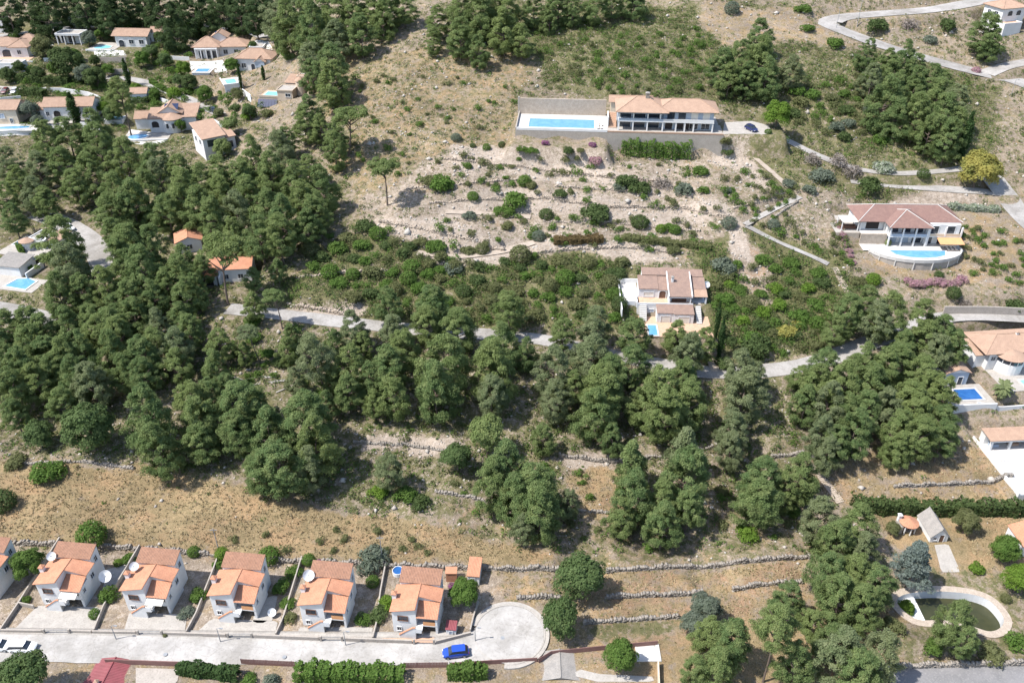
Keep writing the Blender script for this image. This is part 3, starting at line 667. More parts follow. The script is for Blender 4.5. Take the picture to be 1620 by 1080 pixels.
# --- the six matching houses of the bottom row
RNAMES = ['at the far end beside the fig tree','with two satellite dishes and a bare forecourt','with one rooftop dish and a cream awning','with an orange balcony and a yard dish','with a large rooftop dish beside the long grey green bush','with a plunge pool and red playhouse']
def rowhouse(key, i):
    h = House(key, 'terrace_house', 'white orange roofed row house '+RNAMES[i], 'house', 'matching houses in the bottom row')
    h.w(0,3.9,0,5.2,-.3,5.2); h.w(3.9,7.3,2.7,5.2,-.3,5.2)
    b = MB(); tileplane(b, [(-.3,5.25,5.19),(-.3,-.3,5.19),(3.9,-.3,6.11),(3.9,5.25,6.11)]); tileplane(b, [(7.6,2.45,5.17),(7.6,5.25,5.17),(3.92,5.25,6.11),(3.92,2.45,6.11)])
    rf = b.build('roof', M['tile_orange'], h.r); MB().tube([(3.9,-.3,6.16),(3.9,5.2,6.16)], .09, 6).build('ridge', M['tile_orange'], rf)
    b = MB(); b.extr([(0,0,5.18),(3.9,0,5.18),(3.9,0,6.0)], (0,5.2,0)); b.extr([(3.9,2.7,5.18),(7.3,2.7,5.18),(3.9,2.7,6.0)], (0,2.5,0)); b.build('gable', M['white'], h.r)
    # cut back right half of roof in front: porch roof lower
    h.shed(4.05,7.3,.15,2.65,3.95,4.85,'tile_orange',.25,'porch_roof'); h.w(6.95,7.298,.15,2.7,-.3,4.0); h.w(3.91,6.94,.18,.42,3.45,3.93,name='lintel')
    h.w(3.9,7.3,.15,2.7,1.75,1.95,name='balcony_slab'); h.w(4.95,6.93,.165,.32,1.953,2.75,'awning' if i in (3,4,5) else 'white','balcony_wall')
    h.w(3.93,4.3,.2,.5,-.3,1.75,name='pier'); h.win('F',5.4,2.0,1.6,1.9,2.7,'door',pane='glass'); h.win('F',5.6,.05,2.2,1.6,2.69,'door',pane='dark',frame='brown')  # lower dark leaf paints the shade of the open garage
    h.win('F',1.75,3.05,1.5,.95,0,frame='brown'); h.win('F',1.0,.55,.6,.8,0,frame='white',pane='dark')
    h.win('R',4.0,3.0,.9,1.0,7.3,frame='white'); h.win('R',1.2,2.6,.6,.8,7.3,frame='white')
    h.shedwall(.35,7.0,5.2,7.6,-.3,6.15,6.95); h.shed(.35,7.0,5.2,7.6,6.15,6.95,'tile_brown',.22); h.win('R',6.4,4.4,.7,1.1,7.0,pane='dark')
    # outside stair with terracotta coping
    b = MB()
    for j in range(9): b.box(1.6+.26*j, 3.95, -1.0, -.02, .2*j+.001-.2, .2*(j+1)-.2)
    b.build('stairs', M['paving'], h.r)
    b = MB(); b.extr([(1.3,-1.18,-.2),(3.95,-1.18,-.2),(3.95,-1.18,2.7),(3.6,-1.18,2.7),(1.3,-1.18,.75)], (0,.17,0)); b.build('stair_parapet', M['white'], h.r)
    MB().extr([(1.2,-1.24,.76),(3.6,-1.24,2.72),(3.95,-1.24,2.72),(3.95,-1.24,2.85),(3.55,-1.24,2.85),(1.2,-1.24,.9)], (0,.29,0)).build('coping', M['tile_orange'], h.r)
    h.w(3.96,4.95,-1.18,.14,1.62,1.94,name='landing'); h.w(3.96,4.95,-1.18,-1.05,1.945,2.7,name='landing_wall')
    h.chimney(-.05,2.6,4.6,6.2)
    if i in (1,2): MB().extr([(4.0,.1,3.45),(4.0,-1.0,3.1),(4.0,-1.0,3.16),(4.0,.1,3.51)],(2.9,0,0)).build('awning', M['canvas'], h.r)
    if i in (1,): h.dish(.5,4.8,5.5,.75,.5,.8,'small dish on the roof of the house with two dishes'); h.dish(9.2,4.6,1.6,1.05,.3,.75,'large white dish on a pole beside the house with two dishes')
    if i == 2: h.dish(.6,3.9,5.5,.75,.5,.8,'white dish on the roof of the house beside the aerial pole')
    if i == 4: h.dish(.2,4.9,5.3,.95,.5,.8,'large white dish on the roof of the house beside the grey green bush')
    if i == 3: h.dish(9.6,.9,0,.7,.4,.9,'white dish on the paved yard between two row houses')
    return h
HR = [rowhouse(k, i) for i, (k, _, _) in enumerate(ROW)]
# plot walls, street wall and gates
def low_wall(pxs, h, lab, mat='block', thick=.22, name='garden_wall', coping=None):
    pts = np.array([gnd(x, y) for x, y in pxs]); P = dens(pts, 1.2); P = np.vstack([P, pts[-1:]]); b = MB()
    for a, c2 in zip(P[:-1], P[1:]):
        d = (c2-a); l = np.linalg.norm(d[:2])
        if l < .05: continue
        d = d/l; nn = np.array((-d[1], d[0]))*thick/2
        b.prism([(a[0]-nn[0],a[1]-nn[1]),(c2[0]-nn[0],c2[1]-nn[1]),(c2[0]+nn[0],c2[1]+nn[1]),(a[0]+nn[0],a[1]+nn[1])], min(a[2],c2[2])-.4, [a[2]+h,c2[2]+h,c2[2]+h,a[2]+h])
    return tag(b.build(name, M[mat]), lab, 'wall')
for pxs, lab in [([(150,1000),(166,960),(190,920),(222,866)],'plot wall between the house with two dishes and the aerial pole house'),([(296,1002),(312,972),(326,935),(338,905),(347,880)],'plot wall between the aerial pole house and the arched porch house'),
                 ([(437,1006),(449,980),(461,940),(478,884)],'plot wall between the arched porch house and the rooftop dish house'),([(590,1012),(597,985),(602,940),(611,892)],'plot wall between the rooftop dish house and the plunge pool house'),
                 ([(2,1000),(28,962),(60,910),(96,854)],'plot wall beside the far end house and its fig tree'),([(744,1000),(750,975),(757,955)],'pale plot wall between the red playhouse and the turning circle'),([(30,957),(55,962)],'low cross wall beside the far end house')]:
    low_wall(pxs, .85, lab)
for xs, lab in [(((-60,999),(68,1001)),'two dishes'),(((113,1001),(146,1002)),'two dishes and its gate'),(((148,1002),(216,1003)),'aerial pole'),(((260,1004),(358,1007)),'garden beside the aerial pole'),(((402,1008),(505,1012)),'arched porch'),(((545,1013),(652,1017)),'rooftop dish'),(((690,1018),(745,1004)),'plunge pool and playhouse')]:
    low_wall(xs, .8, f'grey street wall in front of the house plot with the {lab}', 'block', .25, 'street_wall')
for x0, x1, y, lab in [(70,112,1002,'two dishes'),(218,258,1004,'aerial pole'),(360,400,1008,'arched porch'),(507,543,1013,'rooftop dish'),(654,688,1018,'plunge pool')]:
    a, c2 = gnd(x0,y), gnd(x1,y); g = thing('driveway_gate', f'low grey metal gate of the house with the {lab}', 'gate', a, math.atan2(c2[1]-a[1], c2[0]-a[0])); l = np.linalg.norm(c2-a)
    for u in (.12, l-.12): MB().box(u-.15,u+.15,-.15,.15,-.3,1.15).build('gate_post', M['block'], g)
    for u0, u1 in ((.3,l/2-.03),(l/2+.03,l-.3)):
        b = MB(); b.box(u0,u1,-.02,.02,.95,1.0).box(u0,u1,-.02,.02,.12,.17); k = int((u1-u0)/.16)
        for j in range(k+1): b.box(u0+(u1-u0-.03)*j/k,u0+(u1-u0-.03)*j/k+.03,-.015,.015,.171,.949)
        b.build('gate_leaf', M['metal'], g)
# forecourts
def patch(pxs, mat, name='forecourt', lift=.07, z=None):
    pts = np.array([gnd(x, y) if z is None else atz(x, y, z) for x, y in pxs]); c = pts.mean(0)
    # fine grid clipped to the outline, draped on the ground
    x0, y0 = pts[:,0].min(), pts[:,1].min(); x1, y1 = pts[:,0].max(), pts[:,1].max(); st = .8; xs = np.arange(x0,x1+st,st); ys = np.arange(y0,y1+st,st)
    b = MB(); n = len(pts)
    ctr = pts.mean(0); K = 5; V = [(ctr[0],ctr[1],float(H(ctr[0],ctr[1]))+lift)]; F_ = []
    Pd = dens(np.vstack([pts, pts[:1]]), 1.0); m_ = len(Pd)
    for k in range(1, K+1):
        q = ctr+(Pd-ctr)*k/K; zz = H(q[:,0], q[:,1])+lift; V += [(a,b_,c_) for a,b_,c_ in zip(q[:,0],q[:,1],zz)]
    for j in range(m_): F_.append((0,1+j,1+(j+1) % m_))
    for k in range(K-1):
        for j in range(m_): F_.append((1+k*m_+j,1+(k+1)*m_+j,1+(k+1)*m_+(j+1) % m_,1+k*m_+(j+1) % m_))
    b.add(V, F_); o = b.build(name, M[mat]); me = o.data; me.flip_normals() if me.polygons[0].normal.z < 0 else None
    return struct(o)
for pl in ([(20,998),(148,1000),(160,960),(60,958)],[(195,1002),(292,1003),(296,972),(205,968)],[(305,1006),(434,1007),(440,982),(335,978)],[(465,1011),(588,1012),(590,992),(475,992)],[(600,1016),(690,1018),(685,1002),(610,1002)],[(170,900),(205,890),(180,935),(160,940)],[(405,950),(440,940),(430,985),(400,985)]):
    patch(pl, 'paving' if pl[0][0] != 600 else 'terracotta')
# small things on the last plot
P, yaw, _ = FR['r5']
h = House('r5','outhouse','small white outhouse with an orange roof beside the fruit tree','shed'); h.r.location = gnd(740,924); 
h.w(0,2.0,0,3.6,-.3,2.3); h.shed(0,2.0,0,3.6,2.3,2.9,'tile_orange',.2); h.win('F',.9,.05,.7,1.6,0,'door',pane='dark')
h = House('r5','playhouse','small red roofed playhouse on the lawn of the last row house','playhouse'); h.r.location = gnd(706,1003)
h.w(0,1.6,0,1.4,-.2,1.3); h.shed(0,1.6,0,1.4,1.35,1.75,'red_sheet',.15); h.win('F',.8,.05,.5,.9,0,'door',pane='blue_grey')
h = House('r5','plunge_pool','round above ground plunge pool behind the last row house','pool'); h.r.location = gnd(630,906)
b = MB(); b.lathe([(1.0,-.2),(1.0,.75),(.9,.75),(.9,.6)], 20); b.build('rim', M['dish'], h.r); MB().lathe([(.02,.6),(.9,.6)], 20).build('water', M['water_deep'], h.r)
tag(MB().box(0,2.2,0,1.6,-.2,2.0).shed if False else MB().box(0,1.8,0,1.4,-.2,2.1).box(-.1,1.9,-.1,1.5,2.103,2.2).build('tool_shed', M['tile_orange']), 'terracotta tool shed behind the last row house', 'shed').location = gnd(706,920)
# --- long pool villa on the upper slope
h = House('upper','villa','long two storey villa with tan tiled roofs above a high block retaining wall'); Z0 = 5.2
b = MB(); b.box(0,31.5,-.25,.3,-3,Z0).box(31.0,31.5,.3,8,-3,Z0); b.build('retaining_wall', M['block'], h.r)
b = MB(); b.box(-25,-.01,-.2,.3,-1.5,Z0); b.box(-25.3,-25.0,-.2,13.4,-1.5,Z0+.8); b.build('pool_wall', M['block'], h.r)
h.w(-25,-.3,13.3,13.75,Z0-1,Z0+4.6,'stone_warm','garden_back_wall'); h.w(-25.6,-25.05,13.4,13.8,Z0-1,Z0+4.9,'block','pier')
h.floor(0,31,.3,15,Z0,'paving'); h.floor(-25,-.02,.3,13.3,Z0,'coping'); h.w(-25,-.05,-.22,.1,Z0+.063,Z0+.75,'white','parapet'); h.w(0,31.4,-.26,0.05,Z0+.063,Z0+.45,'tile_tan','parapet')
h.pool([(-21.8,2.2),(-3.6,2.2),(-3.6,9.2),(-21.8,9.2)], Z0+.06, 'long rectangular blue pool on the walled villa terrace', 'water', 1.0)
# left wing with double gallery
h.w(2.8,15.2,4.6,12,Z0,Z0+5.3,'blue_grey'); h.w(15.2,28.8,3.6,11,Z0,Z0+5.3,'blue_grey')
h.w(2.8,15.2,1.6,4.6,Z0+2.55,Z0+2.75,'white','gallery_slab'); h.w(15.2,28.8,1.6,3.6,Z0+2.55,Z0+2.75,'white','gallery_slab')
h.cols([3.0,6.9,10.8,15.0,18.6,21.0,23.4,28.5],1.85,Z0,Z0+2.55); h.cols([3.0,6.9,10.8,14.2],1.85,Z0+2.75,Z0+5.2)
h.w(2.9,15.1,1.62,1.74,Z0+2.753,Z0+3.5,'blue_grey','gallery_rail'); h.w(15.1,28.7,1.62,1.74,Z0+2.753,Z0+3.5,'white','gallery_rail')
for x in (4.9,8.8,12.7): h.win('F',x,Z0+2.85,3.0,2.0,4.6,'door',pane='glass'); h.win('F',x,Z0+.1,3.0,2.1,4.6,'door',pane='glass')
for x in (16.8,19.8,22.2): h.win('F',x,Z0+.1,2.0,2.1,3.6,'door',pane='dark')
for x in (17.2,20.2): h.win('F',x,Z0+2.85,2.0,1.9,3.6,'door',pane='glass',frame='blue_grey')
for x in (23.6,26.8): h.win('F',x,Z0+2.85,1.7,2.0,3.6,'door',pane='canvas',frame='white'); h.win('F',x,Z0+.3,2.2,1.5,3.6,pane='glass')
h.w(2.85,15.15,1.65,1.85,Z0+4.85,Z0+5.2,'blue_grey','beam')
h.hip(2.8,15.6,1.9,12,Z0+5.3,Z0+8.0,'tile_tan',.8); h.hip(13.5,29.2,3.0,11.4,Z0+5.35,Z0+7.5,'tile_tan',.8)
h.w(1.0,9,12.3,16.5,Z0,Z0+4.6,'cream'); h.gable(.6,12.5,12.2,16.6,Z0+4.6,Z0+5.7,'tile_tan','x',.3); h.chimney(10.6,6.6,Z0+6,Z0+9.0,'stone','fibre',.5)
h.stairs(.3,2.5,3.5,9,Z0+.07,Z0+2.7,8,'terracotta'); h.w(0,.28,3.5,9,Z0,Z0+3.0,'white')
for i, (x, y, s_) in enumerate([(3.6,-1.6,2.4),(6.0,-1.8,2.8),(9.0,-1.8,2.7),(12.0,-1.8,2.6),(15.0,-2.0,2.7),(17.6,-2.0,2.3)]): pass
UP = h
patch([(1146,194),(1190,192),(1216,199),(1222,212),(1196,219),(1160,222),(1143,214)],'paving','parking_space')
# --- red roofed villa with curved pool terrace
h = House('right','villa','white two storey villa with red brown hipped roofs above a curved pool terrace')
h.w(0,9.4,2.3,12,-.3,5.4); h.w(9.4,17.6,1.8,11,-.3,5.3); h.w(-6.5,0,4,12,2.7,5.3); h.w(-6.5,-.01,3.2,12,-.3,2.69,'stone_warm')
h.hip(-6.6,17.6,3.4,12,5.4,7.9,'tile_red',.7,'coping'); h.hip(-.2,9.4,-.2,9.5,5.45,7.85,'tile_red',.6,'coping')
h.w(-.1,9.4,0,2.28,2.55,2.75,'white','balcony_slab'); h.cols([0.1,3.2,6.3,9.2],.2,-.2,2.55); h.cols([0.1,3.2,6.3,9.2],.2,2.75,5.35)
h.w(.3,9.0,.05,.12,2.753,3.45,'blue_grey','balcony_rail')
for x in (1.7,4.7,7.8): h.win('F',x,2.85,2.1,2.0,2.3,'door',pane='glass'); h.win('F',x,.05,2.3,2.2,2.3,'door',pane='blue_grey' if x < 6 else 'glass')
h.w(9.42,17.5,.2,1.78,2.6,2.75,'white','balcony_slab'); h.cols([9.6,13.5,17.4],.35,2.75,5.2); h.cols([9.6,17.4],.35,-.2,2.6); h.w(9.7,17.3,.22,.3,2.753,3.5,'cream','balcony_rail')
for x in (11.4,15.4): h.win('F',x,2.85,1.9,2.0,1.8,'door',pane='glass')
h.win('F',10.6,.05,1.5,2.1,1.8,'door',pane='glass'); h.win('F',14.2,.05,3.0,2.1,1.8,'door',pane='dark')
MB().extr([(11.6,.1,2.55),(11.6,-2.6,2.0),(11.6,-2.6,2.06),(11.6,.1,2.61)], (5.9,0,0)).build('awning', M['awning'], h.r)
h.w(-12.5,-6.6,2,12,2.55,2.75,'paving','terrace_floor'); h.w(-12.5,-6.6,1.9,2.0,-.3,2.74,'stone_warm'); h.cols([-11.0,-7.0],3.0,2.75,5.2,'white',.1); h.cols([-11.0,-7.0],6.4,2.75,5.2,'white',.1); h.w(-11.2,-6.8,2.8,6.6,5.2,5.3,'canvas','pergola_cover'); h.w(-11.0,-7.0,4.0,5.4,2.76,3.5,'brown','table')
h.floor(-6.5,-.1,1.62,3.98,2.70,'coping'); h.w(-6.5,-.02,1.2,1.6,-.3,2.76,'stone_warm'); h.win('F',-3.2,2.9,3.2,1.9,4,'door',pane='dark'); h.cols([-6.3,-.3],3.4,2.75,5.3)
h.floor(-6.5,18,-2.2,3,0,'coping')
# curved retaining wall
k = 16; arc = [(6.0+11.3*math.cos(math.pi*(1+i/k)), -1.4+7.0*math.sin(math.pi*(1+i/k))) for i in range(k+1)]
b = MB(); b.prism(arc, -2.6, .10); b.build('pool_terrace', M['block'], h.r)
b = MB()
for p, q in zip(arc[:-1], arc[1:]):
    m0 = Vector(p); m1 = Vector(q); nn = Vector((m1.y-m0.y, -(m1.x-m0.x))).normalized()*.16
    b.prism([(m0.x+nn.x,m0.y+nn.y),(m1.x+nn.x,m1.y+nn.y),(m1.x-nn.x,m1.y-nn.y),(m0.x-nn.x,m0.y-nn.y)], -.05, .75)
b.build('parapet', M['coping'], h.r)
for p in arc[1:-1:2]: 
    d = (Vector(p)-Vector((6,-1.4))).normalized()*.1; MB().tube([(p[0]+d.x,p[1]+d.y,-2.5),(p[0]+d.x,p[1]+d.y,-.06)], .14, 6).build('rib', M['coping'], h.r)
MB().prism([(p[0]*.975+.15,p[1]*.97-.02) for p in arc], .101,.12).build('pool_deck', M['coping'], h.r)
pp = [(6.2+7.1*math.cos(math.pi*(1+i/10)), -2.2+4.1*math.sin(math.pi*(1+i/10))) for i in range(11)]
h.pool(pp[1:-1] + [(12.9,-1.7),(-.5,-1.7)] if False else [(-.3,-2.4),(.6,-4.6),(3.4,-5.9),(6.5,-6.3),(9.6,-6.0),(12.4,-4.8),(13.3,-2.4)], .125, 'curved blue pool of the red roofed villa', 'water', .4)
RV = h
# --- white central villa in stepped blocks
h = House('mid','villa','white stepped villa with brown tiled roofs and orange terraces beside two cypresses')
h.floor(-4,12,-6,3,0,'terracotta'); h.shedwall(0,3.7,0,2.9,-.3,2.5,3.0); h.shed(0,3.7,0,2.9,2.5,3.0,'tile_grey',.15); h.shedwall(3.75,8.2,-.3,2.9,-.3,2.5,3.0); h.shed(3.75,8.2,-.3,2.9,2.5,3.0,'tile_grey',.15)
h.win('F',1.9,.1,2.0,1.7,0,'door',pane='canvas'); h.win('F',6.0,.1,2.4,1.7,-.3,'door',pane='canvas')
h.w(-4.3,8.4,3.0,6.3,-.3,2.8); h.floor(-4.2,8.3,3.1,6.3,2.8,'terracotta'); h.w(-4.3,8.3,2.95,3.08,2.8,3.35,'white','parapet'); h.w(-4.5,-4.25,3,6.3,2.0,3.6,'white','parapet')
h.stairs(-3.8,-2.2,.2,3.0,.07,2.8,9,'coping'); h.win('F',-1.1,.1,1.3,1.6,3.0,pane='blue_grey')
h.shedwall(-3.8,.55,6.3,10.5,2.5,5.2,6.3); h.shed(-3.8,.55,6.3,10.5,5.2,6.3,'tile_grey',.2); h.shedwall(.58,2.7,6.1,10.5,2.5,5.0,6.2); h.shed(.58,2.7,6.1,10.5,5.0,6.2,'tile_grey',.15)
h.win('F',1.65,2.87,1.5,2.0,6.1,'arch',pane='brown'); h.win('F',-1.5,3.2,2.2,1.1,6.3,pane='canvas')
h.shedwall(2.85,7.85,4.6,10.2,2.5,5.35,7.3); h.shed(2.85,7.85,3.3,10.2,4.95,7.3,'tile_grey',.15); h.w(2.85,3.1,3.3,4.6,2.8,4.95); h.w(7.6,7.85,3.3,4.6,2.8,4.95); h.w(3.1,7.6,3.3,3.5,4.5,4.95,name='lintel'); h.win('F',5.3,2.87,3.4,1.7,4.6,'arch',pane='brown')
h.w(2.6,2.83,3.3,10.4,4.9,7.3,'white','parapet') if False else None
for x0, x1 in ((2.62,2.84),(7.87,8.1)): MB().extr([(x0,3.1,4.7),(x0,10.4,7.1),(x0,10.4,7.6),(x0,3.1,5.2)], (x1-x0,0,0)).build('parapet', M['white'], h.r)
h.shedwall(8.12,11.4,6.5,10,2.5,5.2,6.2); h.shed(8.12,11.4,6.5,10,5.2,6.2,'tile_grey',.2); h.shed(8.12,11.5,4,6.4,4.6,5.1,'tile_tan',.2,'porch_roof'); h.cols([11.3],4.1,-.2,4.6); h.w(8.15,11.4,4.4,6.5,2.5,2.8,'white','balcony_slab'); h.win('F',9.8,2.87,2.4,1.9,6.5,'door',pane='dark')
h.shedwall(-2.8,6,10.52,13,2.5,6.5,7.0); h.shed(-2.8,6,10.52,13,6.5,7.0,'tile_grey',.15); h.shedwall(6.02,11.2,10.21,12.6,2.5,6.4,6.9); h.shed(6.02,11.2,10.21,12.6,6.4,6.9,'tile_grey',.15)
h.w(8.5,11.3,-.2,4.3,-.3,2.5,'white') if False else h.stairs(9.0,10.2,-.5,4.2,.07,2.8,12,'coping')
h.floor(-8,-3.85,4,13,2.8,'coping'); b = MB(); b.box(-8.2,-8.0,-1,13.2,2.0,3.9); b.box(-8,-3,13.0,13.2,2.5,3.9); b.box(-8,-4.6,3.6,3.8,-.3,3.4); b.build('courtyard_wall', M['white'], h.r)
h.dish(11.9,8.5,4.3,.8,.3,.6,'white dish on the wall of the stepped central villa'); h.chimney(3.8,7.5,6,7.6,'white','fibre',.25); h.pool([(-2.2,-5.6),(-.3,-5.6),(-.3,-1.4),(-2.2,-1.4)], .06, 'small blue pool on the orange terrace behind pine crowns', 'water', .35)
h.stairs(11,12,-8,-4,-2,0,8,'coping')
# --- tan roofed villa on the lane, its pool and the pavilion beside it
h = House('east','villa','white villa with a tan hipped roof and a rounded sun room beside the fan palm')
h.w(0,16,1.5,11,-.3,5.0); h.hip(-1,16.5,1.5,11,5.0,7.4,'tile_tan',.6); h.w(-2.4,0,3,9,-.3,3.6); h.shed(-2.5,.2,3,9,3.6,4.6,'tile_tan',.3)
b = MB(); kk = 12; ar = [(5.6+3.4*math.cos(math.pi*(1+i/kk)), 1.5+3.4*math.sin(math.pi*(1+i/kk))) for i in range(kk+1)]; b.prism(ar,-.3,3.0); b.build('sun_room', M['white'], h.r)
MB().prism([(5.6+(p[0]-5.6)*.97, 1.5+(p[1]-1.5)*.97) for p in ar],3.0,4.4).build('glazing', M['glass'], h.r)
for p in ar[::2]: MB().tube([(p[0],p[1],3.0),(p[0],p[1],4.5)],.1,5).build('column', M['white'], h.r)
h.cone(5.6,1.5,3.9,4.45,5.9,'tile_tan',12,math.pi,2*math.pi); h.chimney(9,6,5.5,7.8,'white','tile_tan',.3)
h.win('F',1.2,2.8,1.1,1.1,1.5); h.win('L',4,2.8,1.4,1.1,0); h.floor(0,18,-8,1.4,0,'paving'); h.pool([(5.0,-6.6),(14,-6.6),(14,-3.4),(5.0,-3.4)],.06,'light blue pool beside the fan palm','water_cyan',.4)
h.r.scale = (.86,.86,.86)
low_wall([(1545,640),(1580,648),(1620,645),(1660,645)],.8,'white garden wall under the fan palm','white')
h = House('pavilion','pool_pavilion','small white pool pavilion half hidden by pines','pavilion'); h.w(-2,3,0,4.5,-.3,3.2,'blue_grey'); h.gable(-2,3.2,0,4.5,3.2,4.2,'tile_tan','y',.25); h.floor(-7,6,-7,0,0,'paving'); h.w(-7,6,-7.3,-7,-1.8,.3,'white'); h.shed(-7,-2,.2,3,2.6,3.0,'fibre',.2); h.cols([-6.8,-2.4],.4,0,2.5)
h.pool([(-.8,-5.4),(4.0,-5.4),(4.0,-1.8),(-.8,-1.8)],.06,'dark blue rectangular pool beside the pines','water_deep',.35); h.win('F',1.4,.1,1.0,2,0,'door')
# --- white deck with pergola house
h = House('deck','pool_house','white open pool house with a flat tan roof above a white deck'); h.w(0,16,2.2,3.8,-.2,2.6); h.cols([.3,4.2,8,12],.3,0,2.6,'white',.22); h.shed(-.3,16,0,3.6,2.6,2.85,'tile_tan',.2); h.w(-.3,16,-.1,.2,2.2,2.6,'white','beam')
h.w(.8,2.6,1.0,2.0,.05,.6,'blue_grey','sofa'); h.w(4.8,6.8,1.0,2.0,.05,.6,'tile_tan','sofa'); h.floor(-1,17,-12.5,3,0,'coping'); h.w(-1.1,17,-12.8,-12.5,-2.5,.25,'white'); h.w(-1.3,-1.01,-12.8,4,-2.5,.6,'white')
h.stairs(.5,8,-4.6,-3.2,.065,.5,3,'coping'); h.pool([(4.6,-11.2),(13,-11.2),(13,-5.6),(4.6,-5.6)],.06,'pale blue pool on the white deck','water',.35); h.win('F',8,.2,2.4,2,2.2,'door',pane='dark')
# --- garden huts
h = House('hut','garden_hut','small white hut with a steep grey roof and a brown door','hut'); h.w(0,3.2,0,5.4,-.2,1.5); h.gable(0,3.2,0,5.4,1.5,3.3,'fibre','y',.25); h.win('F',2.0,.05,.8,1.7,0,'door',pane='brown'); h.win('F',.8,.6,.5,.6,0,pane='dark')
patch([(1478,862),(1500,860),(1518,905),(1488,905)],'paving','patio')
h = House('hut','garden_gazebo','round stone gazebo with an orange tiled cone roof and white chimney','gazebo'); h.r.location = gnd(1434,838); k = 8
for i in range(k): a = i*2*math.pi/k; MB().tube([(1.35*math.cos(a),1.35*math.sin(a),-.1),(1.35*math.cos(a),1.35*math.sin(a),2.1)],.12,6).build('column', M['white'], h.r)
h.cone(0,0,1.75,2.05,2.9,'tile_orange',12); h.w(-1.9,-1.3,-.9,.9,-.1,1.7,'stone'); h.chimney(-1.5,.9,-.1,3.0,'white','white',.28); MB().lathe([(.02,.5),(1.0,.5),(1.0,.42)],12).build('table', M['stone'], h.r)
h = House('hut','cottage','white cottage with an orange roof at the edge of the bare garden'); h.r.location = gnd(1612,880); h.w(0,6,0,5,-.2,2.8); h.gable(0,6,0,5,2.8,4.0,'tile_orange','y',.3); h.win('L',2,.9,1,1.1,0,pane='brown')
# emptied kidney pool
r = thing('garden_pool','emptied kidney shaped garden pool with stagnant green water','swimming pool',(0,0,0)); n = len(POND); c = POND.mean(0); zt = PONDC[2]; _t = np.roll(POND,-1,0)-np.roll(POND,1,0); _n = np.stack([_t[:,1],-_t[:,0]],1); _n /= np.linalg.norm(_n,axis=1)[:,None]; _n *= np.sign(((POND-c)[:,:2]*_n).sum(1).mean()); outp = POND.copy(); outp[:,:2] += _n*1.25
b = MB(); vs = [(*p[:2],zt+.1) for p in POND]+[(*p[:2],zt+.1) for p in outp]+[(*p[:2],zt-.6) for p in outp]; fs = []
for i in range(n): j = (i+1) % n; fs += [(i,j,n+j,n+i),(n+i,n+j,2*n+j,2*n+i)]
b.add(vs,fs); b.build('coping', M['stone_warm'], r); b = MB(); ins_ = c+(POND-c)*.99
b.add([(*p[:2],zt+.095) for p in POND]+[(*p[:2],zt-2.0) for p in ins_],[(i,(i+1) % n,n+(i+1) % n,n+i) for i in range(n)]); b.build('basin_wall', M['dish'], r)
sh = sorted(POND[:,0])[0]; xs = POND[:,0].min()+ (POND[:,0].max()-POND[:,0].min())*.24
MB().add([(*p[:2],zt-1.5+.012*i) if False else (*p[:2],zt-1.55) for i, p in enumerate(ins_)],[tuple(range(n))]).build('water', M['water_green'], r)
MB().box(POND[:,0].min()-.3,xs,POND[:,1].min()+1.5,POND[:,1].max()+.2,zt-1.9,zt-1.1).build('shallow_floor', M['dish'], r)
# --- villas of the upper left settlement
def villa(key, label, blocks, name='villa', cat='house'):
    h = House(key, name, label, cat)
    for bl in blocks:
        k, a = bl[0], bl[1:]; getattr(h, k)(*a)
    return h
villa('t1','white villa with an arched porch and tan roofs beside a garden olive',[('w',-5,5.5,2,10,-.3,3.2),('w',3.6,9.5,1,9,-.3,3.0),('hip',-5,6,2,10,3.2,4.9,'tile_tan'),('hip',3.4,9.7,1,9,3.0,4.6,'tile_tan'),('hip',4,11,6,12,3.4,5.2,'tile_tan'),('win','F',2.0,.05,3.2,2.2,2,'arch'),('win','F',6.6,1.0,1.2,1.1,1),('win','F',-2.5,1.0,1.2,1.1,2),('floor',-6,11,-5,2,0,'terracotta'),('w',-8,5,-6,-5.7,-2,.5),('w',5,13,-5,-4.7,-2,.3)])
h = villa('t2','low white flat roofed annex with open columns above a lawn',[('w',0,9,2.5,6,-.2,3.0),('w',0,9,0,2.5,2.7,3.0),('cols',[.3,3,6,8.7],.3,0,2.7),('win','F',4.4,.1,2.4,2.2,2.5,'door'),('win','F',1.5,.1,1.6,2.2,2.5,'door'),('flat',0,9,0,6,3.003,'paving')])
low_wall([(70,98),(100,95),(128,92)],1.4,'white garden wall below the lawn of the flat roofed annex','white')
low_wall([(0,118),(22,116),(40,113)],1.8,'white terrace wall above the dark clipped hedge','white')
h = villa('t3','white villa with a tan roof above a turquoise pool',[('w',1.5,11.5,.8,8,-.3,3.2),('w',0,1.5,1.5,7,-.3,3.0),('gable',-.6,12,.8,8,3.2,4.6,'tile_tan','x'),('win','F',2.4,.05,1.9,2.0,.8,'arch'),('win','F',6.0,.9,1.6,1.2,.8),('win','F',9.6,.9,1.6,1.2,.8),('win','R',4,1,1.2,1.1,11.5),('floor',-8.5,1.4,-4,6,0,'paving'),('w',-8.6,1.5,-4.3,-4.0,-3,.2),('win','F',-5,-1.9,1.0,1.5,-4.3,'arch'),('win','F',-3,-1.9,1.0,1.5,-4.3,'arch'),('win','F',-1,-1.9,1.0,1.5,-4.3,'arch')])
h.pool([(-7.4,-2.6),(-4,-3.2),(-1.4,-1.8),(-1.6,1.0),(-4.5,2.2),(-7.2,1.2)],.06,'turquoise curved pool of the white villa above the lane','water_cyan',.4)
low_wall([(158,100),(180,100),(200,99)],2.2,'grey terrace wall below the turquoise pool','block'); low_wall([(155,117),(180,118),(205,118)],2.0,'pale wall along the curved lane','paving')
